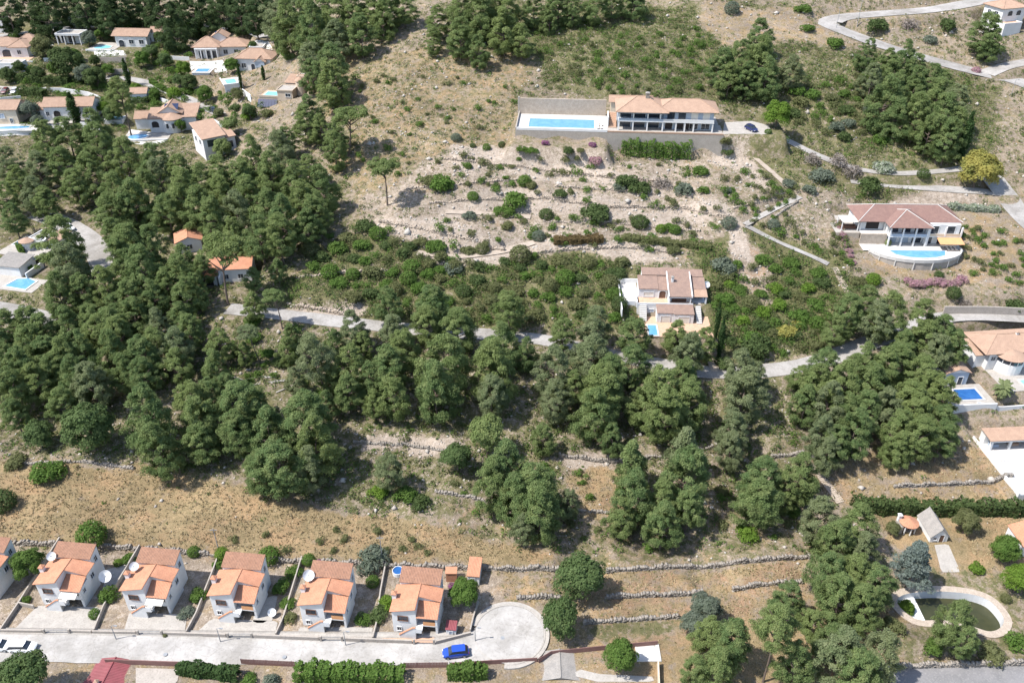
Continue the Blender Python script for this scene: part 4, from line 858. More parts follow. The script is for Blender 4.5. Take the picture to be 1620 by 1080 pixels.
villa('t4','small white guest house with a tan roof beside the dark pine',[('w',0,4.6,0,5,-.2,2.8),('gable',0,4.6,0,5,2.8,3.8,'tile_tan','x'),('win','F',1.4,.05,.9,2,0,'door','white','dark'),('win','F',3.4,.9,.9,1,0)])
h = villa('t5','wide white villa with many overlapping tan roofs',[('w',0,8,1,9,-.3,3.2),('w',7.5,17,2.5,10,-.3,3.0),('hip',-.5,8.4,1,9,3.2,5.4,'tile_tan'),('hip',7,17.4,2.3,10,3.0,4.8,'tile_tan'),('w',5,10,6,11,3,5.0),('gable',4.8,10.4,6,11,5.0,6.4,'tile_tan','y'),('cols',[.4,2.2,4,5.8,7.6],.2,0,2.9),('w',.2,7.8,0,1,2.7,3.0),('win','F',2,.1,1.4,2,1,'door'),('win','F',4.4,.1,1.4,2,1,'door'),('win','F',6.6,.1,1.4,2,1,'door'),('win','F',10,.9,1.4,1.2,2.5),('win','F',13.6,.9,1.4,1.2,2.5)])
MB().extr([(6.2,6.5,5.6),(8.2,6.5,5.6),(8.2,8.2,6.1),(6.2,8.2,6.1)],(0,0,.06)).build('skylight', M['solar'], h.r)
h = villa('t5p','raised white pool platform below the wide tan roofed villa',[('w',0,6.2,0,5.8,-2,2.6),('floor',-.2,6.4,-.2,6,2.6,'coping')],'pool_platform','terrace'); h.pool([(.9,.9),(5.3,.9),(5.3,4.6),(.9,4.6)],2.67,'blue pool on the raised white platform','water',.3)
villa('t6','white villa with a hipped tan roof beside the rounded cypress',[('w',0,11,.5,8,-.3,3.4),('hip',-.3,11.3,.5,8,3.4,5.4,'tile_tan'),('win','F',2.2,.9,1.4,1.2,.5),('win','F',5.2,.05,1.2,2.0,.5,'arch'),('win','F',8.6,.9,1.6,1.2,.5),('w',6.5,9.5,-1,.5,-.3,3.0,'blue_grey'),('gable',6.3,9.7,-1,1.5,3.0,4.0,'tile_tan','y')])
h = villa('t7','beige house with a round turret and a pool terrace above solar panels',[('w',0,9,.0,7,-2,3.0,'beige'),('floor',0,9,.1,7,3.0,'terracotta'),('w',0,9,-.1,.12,3.0,3.6,'beige'),('w',6.5,11.5,-.5,5,-2,5.4,'beige'),('flat',6.3,11.7,-.7,5.2,5.4,'paving','beige'),('win','F',8,-.4,1.0,1.9,-.5,'door','brown','dark'),('win','F',10,3.6,1.6,1.0,-.5),('w',7,11.5,6,12,0,6.0,'beige'),('shed',6.8,11.7,6,12,6,7,'tile_tan'),('win','F',9,3.4,1.6,1.8,6,'arch'),('w',9.5,13,10,15,3,6.8,'beige'),('flat',9.4,13.1,9.9,15.1,6.8,'paving','beige')])
b = MB(); b.lathe([(1.5,-1),(1.5,7.4),(1.6,7.4)],16,(12.6,4.5,0)); b.build('turret', M['beige'], h.r); h.cone(12.6,4.5,1.8,7.4,8.8,'tile_tan',12)
h.pool([(1.2,1.4),(6.0,1.4),(6.0,5.2),(1.2,5.2)],3.07,'light blue pool on the beige turret house terrace','water_cyan',.35)
o = thing('solar_array','sloping row of dark solar panels below the beige terrace pool','solar panels',tuple(h.pt(-.2,-1.9,.4)),h.yaw)
for i in range(7): MB().extr([(i*.92,0,0),(i*.92+.86,0,0),(i*.92+.86,1.7,2.0),(i*.92,1.7,2.0)],(0,-.05,.05)).build('solar_panel', M['solar'], o)
MB().tube([(0,1.5,-1),(0,1.5,1.8)],.05,5).tube([(6.2,1.5,-1),(6.2,1.5,1.8)],.05,5).tube([(0,.1,-.6),(0,.1,.1)],.05,5).tube([(6.2,.1,-.6),(6.2,.1,.1)],.05,5).build('frame', M['metal'], o)
h = villa('t8','high white walled pool terrace between two villas',[('w',0,6,0,8.4,-3,3.4),('floor',0,6,0,8.4,3.4,'coping'),('w',-.2,.1,-.2,8.4,3.4,3.9),('w',.1,6,-.2,.1,3.4,3.9),('win','F',1.0,0,.9,1.9,0,'door','white','blue_grey')],'pool_terrace','terrace'); h.pool([(1.1,1.4),(4.4,1.4),(4.4,6.2),(1.1,6.2)],3.47,'pale blue pool inside the high white walled terrace','water_cyan',.3)
h = villa('t9','white villa with solar panels and a round bay above an oval pool',[('w',0,5.5,1.5,10,-.3,3.6),('w',5.5,13,3,11,-.3,3.4),('shed',-.2,7,1.5,7,3.6,4.9,'tile_tan'),('gable',2,9,4,11,4.2,6.0,'tile_tan','y'),('shed',6.5,13.2,3,10.5,3.4,4.8,'tile_tan'),('w',-5,0,5,10,-.3,2.8),('gable',-5,0,5,10.2,2.8,4.0,'tile_tan','x'),('win','F',1.6,1.3,2.0,1.7,1.5,'arch','white','dark'),('floor',-7,6,-5,1.5,0,'paving'),('w',-7.2,6,-5.3,-5,-3,.3)])
b = MB(); b.lathe([(3.0,-.3),(3.0,3.4)],18,(6.2,3.2,0)); b.build('round_bay', M['white'], h.r); h.cone(6.2,3.2,3.3,3.4,4.6,'tile_tan',16)
for a in (-1.9,-1.35): MB().tube([(6.2+3.02*math.cos(a),3.2+3.02*math.sin(a),1.4),(6.2+3.02*math.cos(a),3.2+3.02*math.sin(a),2.5)],.38,8).build('window', M['glass'], h.r)
for i in range(2): MB().extr([(4.0+i*2.1,4.6,4.9),(5.9+i*2.1,4.6,4.9),(5.9+i*2.1,7.0,5.8),(4.0+i*2.1,7.0,5.8)],(0,-.05,.07)).build('solar_panel', M['solar'], h.r)
h.pool([(-3.4+3.1*math.cos(i*.5236),-1.9+2.3*math.sin(i*.5236)) for i in range(12)],.06,'oval blue pool below the round bay villa','water',.5)
h = villa('t10','tall narrow white house with a weathered tan roof at the wood edge',[('w',0,6,0,9,-4,5.2),('shed',-.2,6.2,-.3,9,5.2,6.8,'tile_tan'),('w',6,9,1,6,-2,4.2),('shed',5.9,9.2,1,6,4.2,5.0,'tile_tan'),('win','L',2.5,3.2,1.2,1.2,0),('win','L',6.2,3.2,1.2,1.2,0),('win','F',2.4,3.0,2.6,1.6,0,'door'),('win','F',7.4,1.6,1.6,1.6,1,'door')])
h = villa('t11','white villa with a long tan roof behind the broad cypress',[('w',0,14,0,7,-.3,3.6),('gable',-.2,14.2,0,7,3.6,5.0,'tile_tan','x'),('w',-4,0,1,6,-.3,2.6),('hip',-4.4,.4,1,6,2.6,3.8,'tile_tan'),('win','F',3.6,1.0,2.0,1.6,0,'arch','white','dark'),('win','F',12.4,1.2,1.2,1.1,0),('win','F',.9,1.2,.9,1.1,0),('floor',-3,15,-3,0,0,'paving')])
h = villa('t12','beige walled villa with a tan roof beside a curved pool deck',[('w',-6,7.6,0,8,-.3,3.8,'cream'),('gable',-6,7.8,0,8,3.8,5.2,'tile_tan','x',.3,'cream'),('win','F',3.2,1.6,1.4,1.1,0,'window','white','blue_grey'),('win','F',5.6,.3,.8,1.2,0),('floor',-3,16,-6,-.01,0,'coping')])
h.pool([(3,-5),(9,-5),(13,-4),(13,-2.4),(8,-2.2),(3,-3)],.06,'shaded blue pool on the deck of the beige villa','water',.4)
patch([(-10,150),(30,149),(33,138),(-10,136)],'paving','parking_court')
h = villa('t1','white roofed pool terrace below the arched porch villa',[('w',-6,5,-11,-6.4,-3,.2),('floor',-6,5,-11,-6.4,.2,'coping')],'pool_terrace','terrace'); h.pool([(-5,-10),(1.5,-10),(1.5,-7.4),(-5,-7.4)],.27,'grey blue pool below the arched porch villa','water_deep',.35)
for pxs, hh, lab in [([(40,74),(85,72)],1.2,'white wall along the upper villa road'),([(60,146),(100,146),(140,152),(160,160)],1.5,'white curved wall beside the tan roofed villa'),([(255,160),(290,172),(318,188)],1.2,'white wall along the settlement lane'),([(130,205),(160,208)],2.5,'white pool wall under the tall pine'),([(0,160),(34,157)],1.2,'white wall below the parking court'),([(0,215),(30,213),(52,211)],1.6,'white curved wall of the beige villa deck'),([(268,94),(300,96)],1.3,'white garden wall beside the wide villa'),([(385,150),(398,160)],2.0,'white buttress wall below the walled pool terrace'),([(355,205),(340,196)],1.5,'white wall beside the tall narrow house')]: low_wall(pxs, hh, lab, 'white')
h = plot0 = House('t11','pool_platform','small white pool platform under the tall pine','terrace'); h.r.location = gnd(165,196); h.w(0,6,-.3,4,-2.5,1.2); poolmesh(thing('swimming_pool','turquoise pool on the small white platform under the tall pine','swimming pool',tuple(np.array(h.r.location)+np.array((0,0,1.2))),h.yaw), [(.6,.4),(5.2,.4),(5.2,3.2),(.6,3.2)],'water_cyan',.3,'coping')
for o in [q for q in COL.objects if q.name.split('.')[0] == 'villa' and q.location.x < -40 and q.location.y > 235 and 'turret' not in q['label']]: o.scale = (1.1,1.08,1.28)
for pl in ([(300,97),(352,95),(360,112),(345,116),(302,112)],[(205,205),(262,212),(262,226),(212,228),(200,216)],[(66,190),(100,198),(110,206),(70,204)],[(0,203),(52,203),(55,214),(0,216)],[(148,80),(195,80),(200,88),(150,90)],[(395,72),(425,66),(440,92),(420,100),(400,90)]): patch(pl,'coping','terrace')
FR['_g1'] = (gnd(396,88), 0, ()); villa('_g1','small white garage beside the drive of the wide villa',[('w',0,5,0,5,-.5,2.8),('flat',0,5,0,5,2.8,'paving'),('win','F',2.5,.05,2.6,2.1,0,'door','white','blue_grey')],'garage','garage')
FR['_g2'] = (gnd(-6,52), 0, ()); villa('_g2','white house corner at the edge of the road wood',[('w',0,3.6,0,6,-.5,6.0),('shed',0,3.6,0,6,6.0,6.8,'tile_tan'),('win','F',1.8,3.4,1.0,1.2,0)],'villa','house')
FR['_g3'] = (gnd(208,162), math.radians(6), ()); villa('_g3','small tan roofed annex behind the round bay villa',[('w',0,5.5,0,5,-.5,3.0),('gable',0,5.5,0,5,3.0,4.2,'tile_tan','x'),('win','F',2.7,.9,1.2,1.1,0)],'annex','house')
FR['_g4'] = (gnd(-4,112), 0, ()); villa('_g4','long white terrace building below the arched porch villa',[('w',0,9,0,5,-2,2.4),('flat',0,9,0,5,2.4,'paving'),('win','F',4,.2,1.4,1.4,0)],'annex','house')
# --- house at the road junction, far upper right
h = villa('tr','tall white house with blue grey side at the road junction',[('w',0,9,0,8,-4,7.0),('hip',-.3,9.3,0,8,7.0,8.8,'tile_tan'),('win','L',2.5,4.6,1.4,1.1,0),('win','L',5.5,4.6,1.2,1.1,0),('win','L',2.6,1.6,1.2,1.1,0),('win','F',3,4.6,1.8,1.6,0,'arch'),('win','F',6.4,4.6,1.8,1.6,0,'arch'),('floor',-6,0,0,6,0,'paving'),('w',-1,6,-3,0,-4,2.8,'white'),('flat',-1,6,-3,0,2.8,'terracotta')])
# --- small pool houses by the woodland lane
h = villa('poolhouse','round roofed pool house with dark blue pool beside the lane',[('w',4.5,9,2.5,7.5,-.3,2.6),('flat',4.5,9,2.5,7.5,2.6,'paving'),('floor',-2,11,-3,8,0,'paving'),('w',8.9,12.5,4,9,-.3,2.2),('shed',8.9,12.5,4,9,2.2,2.8,'tile_tan')])
h.cone(4.6,1.6,2.0,2.5,3.3,'tile_tan',14); MB().tube([(4.6,1.6,0),(4.6,1.6,2.5)],1.4,12).build('round_bar', M['white'], h.r)
h.pool([(-1.4,2.2),(2.4,2.2),(2.4,6.2),(-1.4,6.2)],.06,'deep blue square pool beside the round roofed pool house','water_deep',.4); h.dish(9.2,3.0,2.2,.85,.2,.8,'white dish beside the round roofed pool house')
h = villa('leftpool','white walled house with a grey roof beside the light blue pool',[('w',-6,1.2,6,12,-.3,2.8),('shed',-6,1.4,6,12,2.8,3.4,'fibre'),('floor',-5,9,-.5,6,0,'paving'),('w',3,3.3,5.5,12,-.3,1.6)])
h.pool([(.3,1.0),(6.4,.6),(6.4,4.6),(3.6,5.6),(1.0,4.8)],.06,'light blue pool with a curved end beside the lane','water',.45)
h = villa('cottage','small cottage with two orange roof slopes hidden in the wood',[('w',0,6,0,6,-.5,3.2),('gable',-.2,6.2,0,6,3.2,4.4,'tile_orange','y'),('win','F',3,1,1.2,1.2,0),('win','R',3,1,1.2,1.2,6)])
h = villa('woodhouse','white woodland house with red roofs and an arched porch behind a tall pine',[('w',2.5,12,1.5,8,-.5,3.6),('gable',2.3,12.2,1.5,8,3.6,4.9,'tile_orange','x'),('w',0,4,0,5,-.5,2.8),('shed',-.2,4.2,0,5,2.8,3.6,'tile_orange'),('win','F',2,.05,2.4,2,0,'arch','white','dark'),('win','F',6,.9,1.2,1.2,1.5),('win','F',9.5,.9,1.2,1.2,1.5),('win','R',4.5,1,1,1.1,12),('w',4.6,5.0,-.6,1.5,-.5,2.6)])
# --- below the concrete road
def plot(name, label, cat, px, py, z, yaw):
    FR['_tmp'] = (atz(px, py, z), math.radians(yaw), ()); return House('_tmp', name, label, cat)
h = plot('house','low house under a red sheet roof below the concrete road','house',114,1106,-2.6,-3); h.w(0,9.6,0,5.6,-2,2.0); h.gable(0,9.6,-1,5.6,2.0,3.0,'red_sheet','y',.35,xm=5.2); h.w(9.6,16,.5,4,-2,1.5,'fibre','terrace_floor'); h.chimney(4.3,1.0,2.4,3.4,'white','tile_tan',.25)
low_wall([(168,1049),(285,1053)],1.1,'brown wall behind the red roofed house','fence',.12,'boundary_wall')
h = plot('ruin_shed','shed with a sagging grey roof beside the builder yard','shed',858,1088,-2.4,0); h.w(0,5.4,0,5,-1,2.2,'block'); h.gable(0,5.6,0,5,2.2,2.9,'fibre','y',.2,wm='block'); h.win('R',1.5,.2,1.0,1.8,5.4,'door',pane='dark')
h = plot('hut','hut with a flat pale roof against the plot fence','hut',1008,1058,-2.2,0); h.w(0,3.4,0,2.8,-.6,2.2,'stone_warm'); h.flat(-.2,3.6,-.2,3.0,2.2,'coping','coping',.18)
patch([(905,1068),(945,1078),(1035,1078),(1035,1070),(950,1066),(915,1058)],'paving','yard_path'); patch([(215,1056),(285,1058),(280,1082),(215,1082)],'block','yard')
low_wall([(1040,1052),(1042,1100)],1.5,'ochre side wall beside the flat roofed hut','cream',.2,'boundary_wall')
# board fence along the lower road edge
def fence(pxs, h_, lab, mat='fence', st=.24):
    pts = np.array([gnd(x,y) for x,y in pxs]); P = np.vstack([dens(pts,2.0), pts[-1:]]); o = thing('board_fence', lab, 'fence', P[0]); 
    me = MB().box(-st/2+.012,st/2-.012,-.015,.015,-.2,h_).mesh('board', M[mat]); Q = dens(pts, st)
    for a, c2 in zip(Q[:-1], Q[1:]):
        bb = obj('board', me, o, a-P[0], math.atan2(c2[1]-a[1], c2[0]-a[0]))
    pm = MB().box(-.05,.05,.02,.12,-.3,h_+.1).mesh('post', M['metal'])
    for a in P: obj('post', pm, o, a-P[0])
fence([(383,1050),(470,1054)],1.3,'red brown board fence between two hedges below the road'); fence([(640,1056),(712,1055)],1.3,'red brown board fence between the long hedge and the corner hedge')
low_wall([(712,1054),(775,1050),(850,1046)],1.0,'dark rail wall along the turning circle edge','fence',.1,'boundary_wall'); low_wall([(852,1048),(872,1036),(950,1028),(1040,1020)],1.1,'dark mesh fence wall above the builder yard','fence',.08,'boundary_wall')
# --- hedges
def hedge(pxs, w_, h_, leaf, lab, seed=1, sink=.1, at=None, n_per=150):
    pts = np.array([gnd(x,y) for x,y in pxs]) if at is None else np.array(at); P = dens(pts, .55); rs = np.random.RandomState(seed); n = len(P)
    z = H(P[:,0],P[:,1]) if at is None else P[:,2]; Vs = []
    T = np.gradient(P[:,:2],axis=0); T /= np.linalg.norm(T,axis=1)[:,None]; N = np.stack([-T[:,1],T[:,0]],1); k = n_per; ii_ = np.repeat(np.arange(n),k); m_ = len(ii_)
    u = rs.rand(m_); face = rs.rand(m_); top = face < w_/(w_+2*h_); s_ = np.where(rs.rand(m_) < .5, -1, 1)
    off = np.where(top, (u-.5)*w_, s_*w_/2*(1+rs.randn(m_)*.06)); zz = np.where(top, h_*(1+rs.randn(m_)*.03), u*h_)
    bul = 1+.12*np.sin(P[ii_,0]*1.3+seed)+.09*np.sin(P[ii_,0]*3.1+seed)+.07*np.sin(P[ii_,0]*5.7)
    p = np.column_stack([P[ii_,:2]+N[ii_]*(off*bul)[:,None]+T[ii_]*(rs.rand(m_)-.5)[:,None]*.7, z[ii_]-sink+zz*bul])
    nr = np.where(top[:,None], np.array((0,0,1.)), np.column_stack([N[ii_]*s_[:,None], np.zeros(m_)+.2])); nr = unit(nr+rs.randn(m_,3)*.45); tg = unit(np.cross(nr, rs.randn(m_,3))); bt = np.cross(nr,tg); a = .26*(.6+.7*rs.rand(m_))[:,None]
    V = np.stack([p-tg*a,p+bt*a*.6,p+tg*a,p-bt*a*.6],1).reshape(-1,3)
    tag(obj('hedge', mesh_np('hedge', V, quads(m_), [L[leaf]])), lab, 'hedge')
hedge([(285,1062),(380,1072)],1.5,2.0,'cypress','trimmed conifer hedge below the concrete road',2)
hedge([(470,1068),(560,1072),(640,1073)],2.4,2.2,'green','long clipped green hedge below the concrete road',3)
hedge([(712,1070),(773,1068)],1.6,2.4,'green','short clipped hedge at the corner of the turning circle',4)
hedge([(1350,806),(1420,809),(1520,810),(1640,812)],2.0,2.6,'dark','long tall clipped hedge above the bare garden',5)
hedge([(878,384),(920,382),(955,381)],2.2,1.3,'rust','clipped rust coloured hedge on the stony terrace',6); hedge([(985,378),(1030,383),(1085,388),(1125,394)],2.0,1.1,'olive','low olive hedge on the terrace above the central villa',7)
hedge([(985,241),(1020,245),(1060,248),(1092,247)],3.0,3.6,'green','tall green hedge against the block wall of the long villa',8)
hedge([(20,128),(60,132),(110,134)],2.4,2.6,'dark','dark clipped hedge beside the parking court',9); hedge([(35,150),(72,155)],2.6,2.6,'dark','dark clipped hedge above the tan roofed villa',10)
hedge([(240,132),(262,145),(285,152)],1.4,1.4,'green','curved green hedge along the settlement lane',11); hedge([(437,72),(448,86),(456,95)],1.0,1.2,'green','small hedge along the car drive',12); hedge([(30,392),(40,410),(52,432)],1.0,1.4,'green','thin hedge between the two small pools',13)
hedge([(1500,330),(1540,332),(1580,334)],1.8,1.2,'flower_white','white flowering bushes behind the red roofed villa',16)
# --- cars
def car_mesh():
    st = [(-2.1,.45,.62,.62),(-2.05,.30,.78,.78),(-1.6,.22,.92,.86),(-.6,.20,.98,.89),(.7,.20,.97,.89),(1.5,.22,.86,.86),(1.95,.28,.72,.76),(2.1,.42,.58,.60)]
    b = MB(); ring = []
    for x, z0, z1, hw in st:
        m_ = (z0+z1)/2; ring.append([(x,-hw*.9,z0),(x,-hw,z0+.12),(x,-hw,m_+.08),(x,-hw*.93,z1),(x,hw*.93,z1),(x,hw,m_+.08),(x,hw,z0+.12),(x,hw*.9,z0)])
    vs = [p for r in ring for p in r]; k = 8; fs = []
    for i in range(len(st)-1):
        for j in range(k): fs.append((i*k+j,i*k+(j+1)%k,(i+1)*k+(j+1)%k,(i+1)*k+j)[::-1])
    fs += [tuple(range(k)), tuple(range((len(st)-1)*k,len(st)*k))[::-1]]; b.add(vs,fs); return b
def car(px, py, rz, pm, label, z=None, ext=0, roof=1.45):
    P = gnd(px, py) if z is None else np.array(z); z_ = float(P[2])+.12 if z is None else P[2]
    o = thing('car', label, 'car', (P[0],P[1],z_), rz); car_mesh().build('body', M[pm], o)
    r0, r1 = (-1.75-ext, .75); g = MB(); a = [(r0-.2,-.80,.9),(1.15,-.80,.92),(1.15,.80,.92),(r0-.2,.80,.9)]; t_ = [(r0+.35,-.62,roof),(r1-.25,-.62,roof),(r1-.25,.62,roof),(r0+.35,.62,roof)]
    g.add(a+t_,[(0,1,5,4),(1,2,6,5),(2,3,7,6),(3,0,4,7),(4,5,6,7)]); g.build('glazing', M['glass'], o)
    MB().prism([(r0+.25,-.66),(r1-.2,-.66),(r1-.12,0),(r1-.2,.66),(r0+.25,.66),(r0+.18,0)],roof+.003,roof+.05).build('roof', M[pm], o)
    for sx_ in (-1.3,1.3):
        for sy_ in (-.80,.80):
            ax = Matrix.Rotation(math.pi/2,4,'X'); w_ = MB().lathe([(.02,-.1),(.32,-.1),(.34,0),(.32,.1),(.02,.1)],14,(sx_,sy_,.33),ax).build('wheel', M['tyre'], o); s_ = 1 if sy_ > 0 else -1
            MB().lathe([(.02,.0),(.2,.0),(.21,-.02*s_)],12,(sx_,sy_+s_*.112,.33),ax).build('rim', M['rim'], w_)
    for sy_ in (-.55,.55): MB().box(1.93,2.08,sy_-.16,sy_+.16,.56,.70).build('headlight', M['lamp'], o); MB().box(-2.12,-2.0,sy_-.14,sy_+.14,.62,.76).build('tail_light', M['tail'], o)
    return o
car(721,1035,math.radians(188),'blue_paint','blue hatchback parked on the concrete road by the turning circle'); car(38,1027,0,'white_paint','white estate car parked behind another white car on the concrete road',ext=.2); car(0,1025,0,'white_paint','white car cut by the edge on the concrete road')
q = UP.pt(39.5,4.5,5.2); car(0,0,math.radians(-62),'dark_blue_paint','dark blue car parked beside the long pool villa',z=(q[0],q[1],q[2]+.02))
car(110,363,math.radians(-40),'white_paint','white car parked on the widened woodland lane'); car(338,178,math.radians(-50),'black_paint','black car parked on the settlement lane below the villas'); car(9,147,math.radians(-85),'red_paint','dark red car in the walled parking court'); car(24,147,math.radians(-85),'white_paint','white car in the walled parking court'); car(434,90,math.radians(-60),'black_paint','black car on the drive of the beige turret house')
# --- sun loungers
def lounger(P, rz, lab, grp):
    o = thing('sun_lounger', lab, 'sun lounger', tuple(P), rz, grp); MB().box(-.33,.33,-.95,.95,.28,.34).build('frame', M['brown'], o)
    for x in (-.28,.28):
        for y in (-.85,.85): MB().box(x-.04,x+.04,y-.04,y+.04,0,.279).build('leg', M['brown'], o)
    MB().box(-.31,.31,-.93,.35,.345,.43).extr([(-.31,.36,.345),(.31,.36,.345),(.31,.95,.72),(-.31,.95,.72)],(0,-.05,.09)).build('cushion', M['canvas'], o)
for i in range(4): lounger(UP.pt(-2.6+.95*(i % 2)*1.0-.0, 2.6+2.6*(i//2), 5.27), UP.yaw+.2, 'brown sun lounger at the house end of the long pool', 'loungers by the long pool')
for i in range(3): lounger(RV.pt(14.2+i*.95, -1.4, .13), RV.yaw, 'sun lounger at the end of the curved villa pool', 'loungers by the curved pool')
# --- poles
def pole(px, py, hgt, lab, arm=0, mat='metal', dirx=1):
    P = gnd(px,py); o = thing('lamp_post' if arm else 'utility_pole', lab, 'street lamp' if arm else 'pole', (P[0],P[1],P[2]-.1)); MB().tube([(0,0,0),(0,0,hgt)],[.09,.05],7).build('pole', M[mat], o)
    if arm: MB().tube([(0,0,hgt),(dirx*arm*.6,0,hgt+.2),(dirx*arm,0,hgt+.15)],.04,5).build('arm', M[mat], o); MB().box(dirx*arm-.25,dirx*arm+.25,-.1,.1,hgt+.05,hgt+.16).build('lamp_head', M[mat], o)
    else: MB().box(-.6,.6,-.04,.04,hgt-.5,hgt-.4).build('crossarm', M[mat], o)
for px, py, lab in ((184,1011,'the aerial pole house'),(349,1015,'the arched porch house'),(547,1020,'the rooftop dish house'),(752,1014,'the red playhouse')): pole(px,py,3.4,f'slim grey street lamp on the pavement in front of {lab}',.7)
pole(1323,45,7,'grey utility pole inside the hairpin bend'); pole(1355,45,9,'tall grey utility pole inside the hairpin bend'); pole(323,160,6,'grey pole beside the settlement lane'); pole(345,866,5,'thin dark pole at the edge of the straw field'); pole(605,885,6,'thin pole above the grey green bush'); pole(1600,150,4.5,'street lamp at the upper road junction',.8)
for px, py, lab in ((450,1040,'dark manhole cover in the road before the rooftop dish house'),(262,1036,'dark manhole cover in the road before the cream awning house'),(795,1010,'dark manhole cover in the turning circle')):
    P = gnd(px,py); o = MB().lathe([(.02,.0),(.33,.0),(.35,-.02)],14).build('manhole_cover', M['metal'], None); o.location = (P[0],P[1],.16 if px < 700 else .18); tag(o, lab, 'manhole cover')
# stone steps climbing the slope
def steps(a, c2, n, wd, lab):
    A, B = gnd(*a), gnd(*c2); o = thing('stone_steps', lab, 'steps', A, math.atan2(B[1]-A[1],B[0]-A[0])-math.pi/2); L_ = np.linalg.norm((B-A)[:2]); me = MB().box(-wd/2,wd/2,0,L_/n+.12,-.35,.06).mesh('step', M['stone_warm'])
    for i in range(n):
        q = A+(B-A)*i/n; obj('step', me, o, (0,L_*i/n,float(H(q[0],q[1]))-A[2]+.08+.03*(i % 2)))
steps((1330,795),(1288,735),22,1.7,'worn stone steps climbing beside the clipped hedge'); steps((1346,470),(1320,424),20,1.5,'stone steps at the end of the garden path'); steps((1300,420) if False else (1130,588),(1122,545),9,1.5,'white steps from the lane to the central villa')
# ------------------------------------------------------------------ vegetation
def unit(v): return v/(np.linalg.norm(v, axis=1)[:, None]+1e-9)
def leaves(rs, C, R, counts, size, out=.9, spike=.35, low=-.35, up=.25, glob=0., soft=0.):
    """leaf-sized faces over the shells of puffs: C centres, R radii (n,3)"""
    idx = np.repeat(np.arange(len(C)), counts); n = len(idx)
    d = unit(rs.randn(n, 3)); fl = d[:, 2] < low; d[fl, 2] *= -1
    rr = .72-soft+(.30+1.5*soft)*rs.rand(n)
    p = C[idx]+d*R[idx]*rr[:, None]
    nr = unit(d*out+rs.randn(n, 3)*.42+np.array((0,0,up))+(unit(C*np.array((1,1,.7)))[idx]*glob if glob else 0))
    tg = unit(np.cross(nr, rs.randn(n, 3))); bt = np.cross(nr, tg)
    sp_ = rs.rand(n) < spike
    tg[sp_] = unit(d[sp_]+rs.randn(sp_.sum(), 3)*.35); bt[sp_] = unit(np.cross(tg[sp_], rs.randn(sp_.sum(), 3)))
    a = size*(.55+.7*rs.rand(n)); b = a*np.where(sp_, .32, .62)
    V = np.stack([p-tg*a[:,None]*.5, p+bt*b[:,None]*.5, p+tg*a[:,None]*.6, p-bt*b[:,None]*.5], 1).reshape(-1, 3)
    return V
def quads(n): return np.arange(n*4).reshape(n, 4)
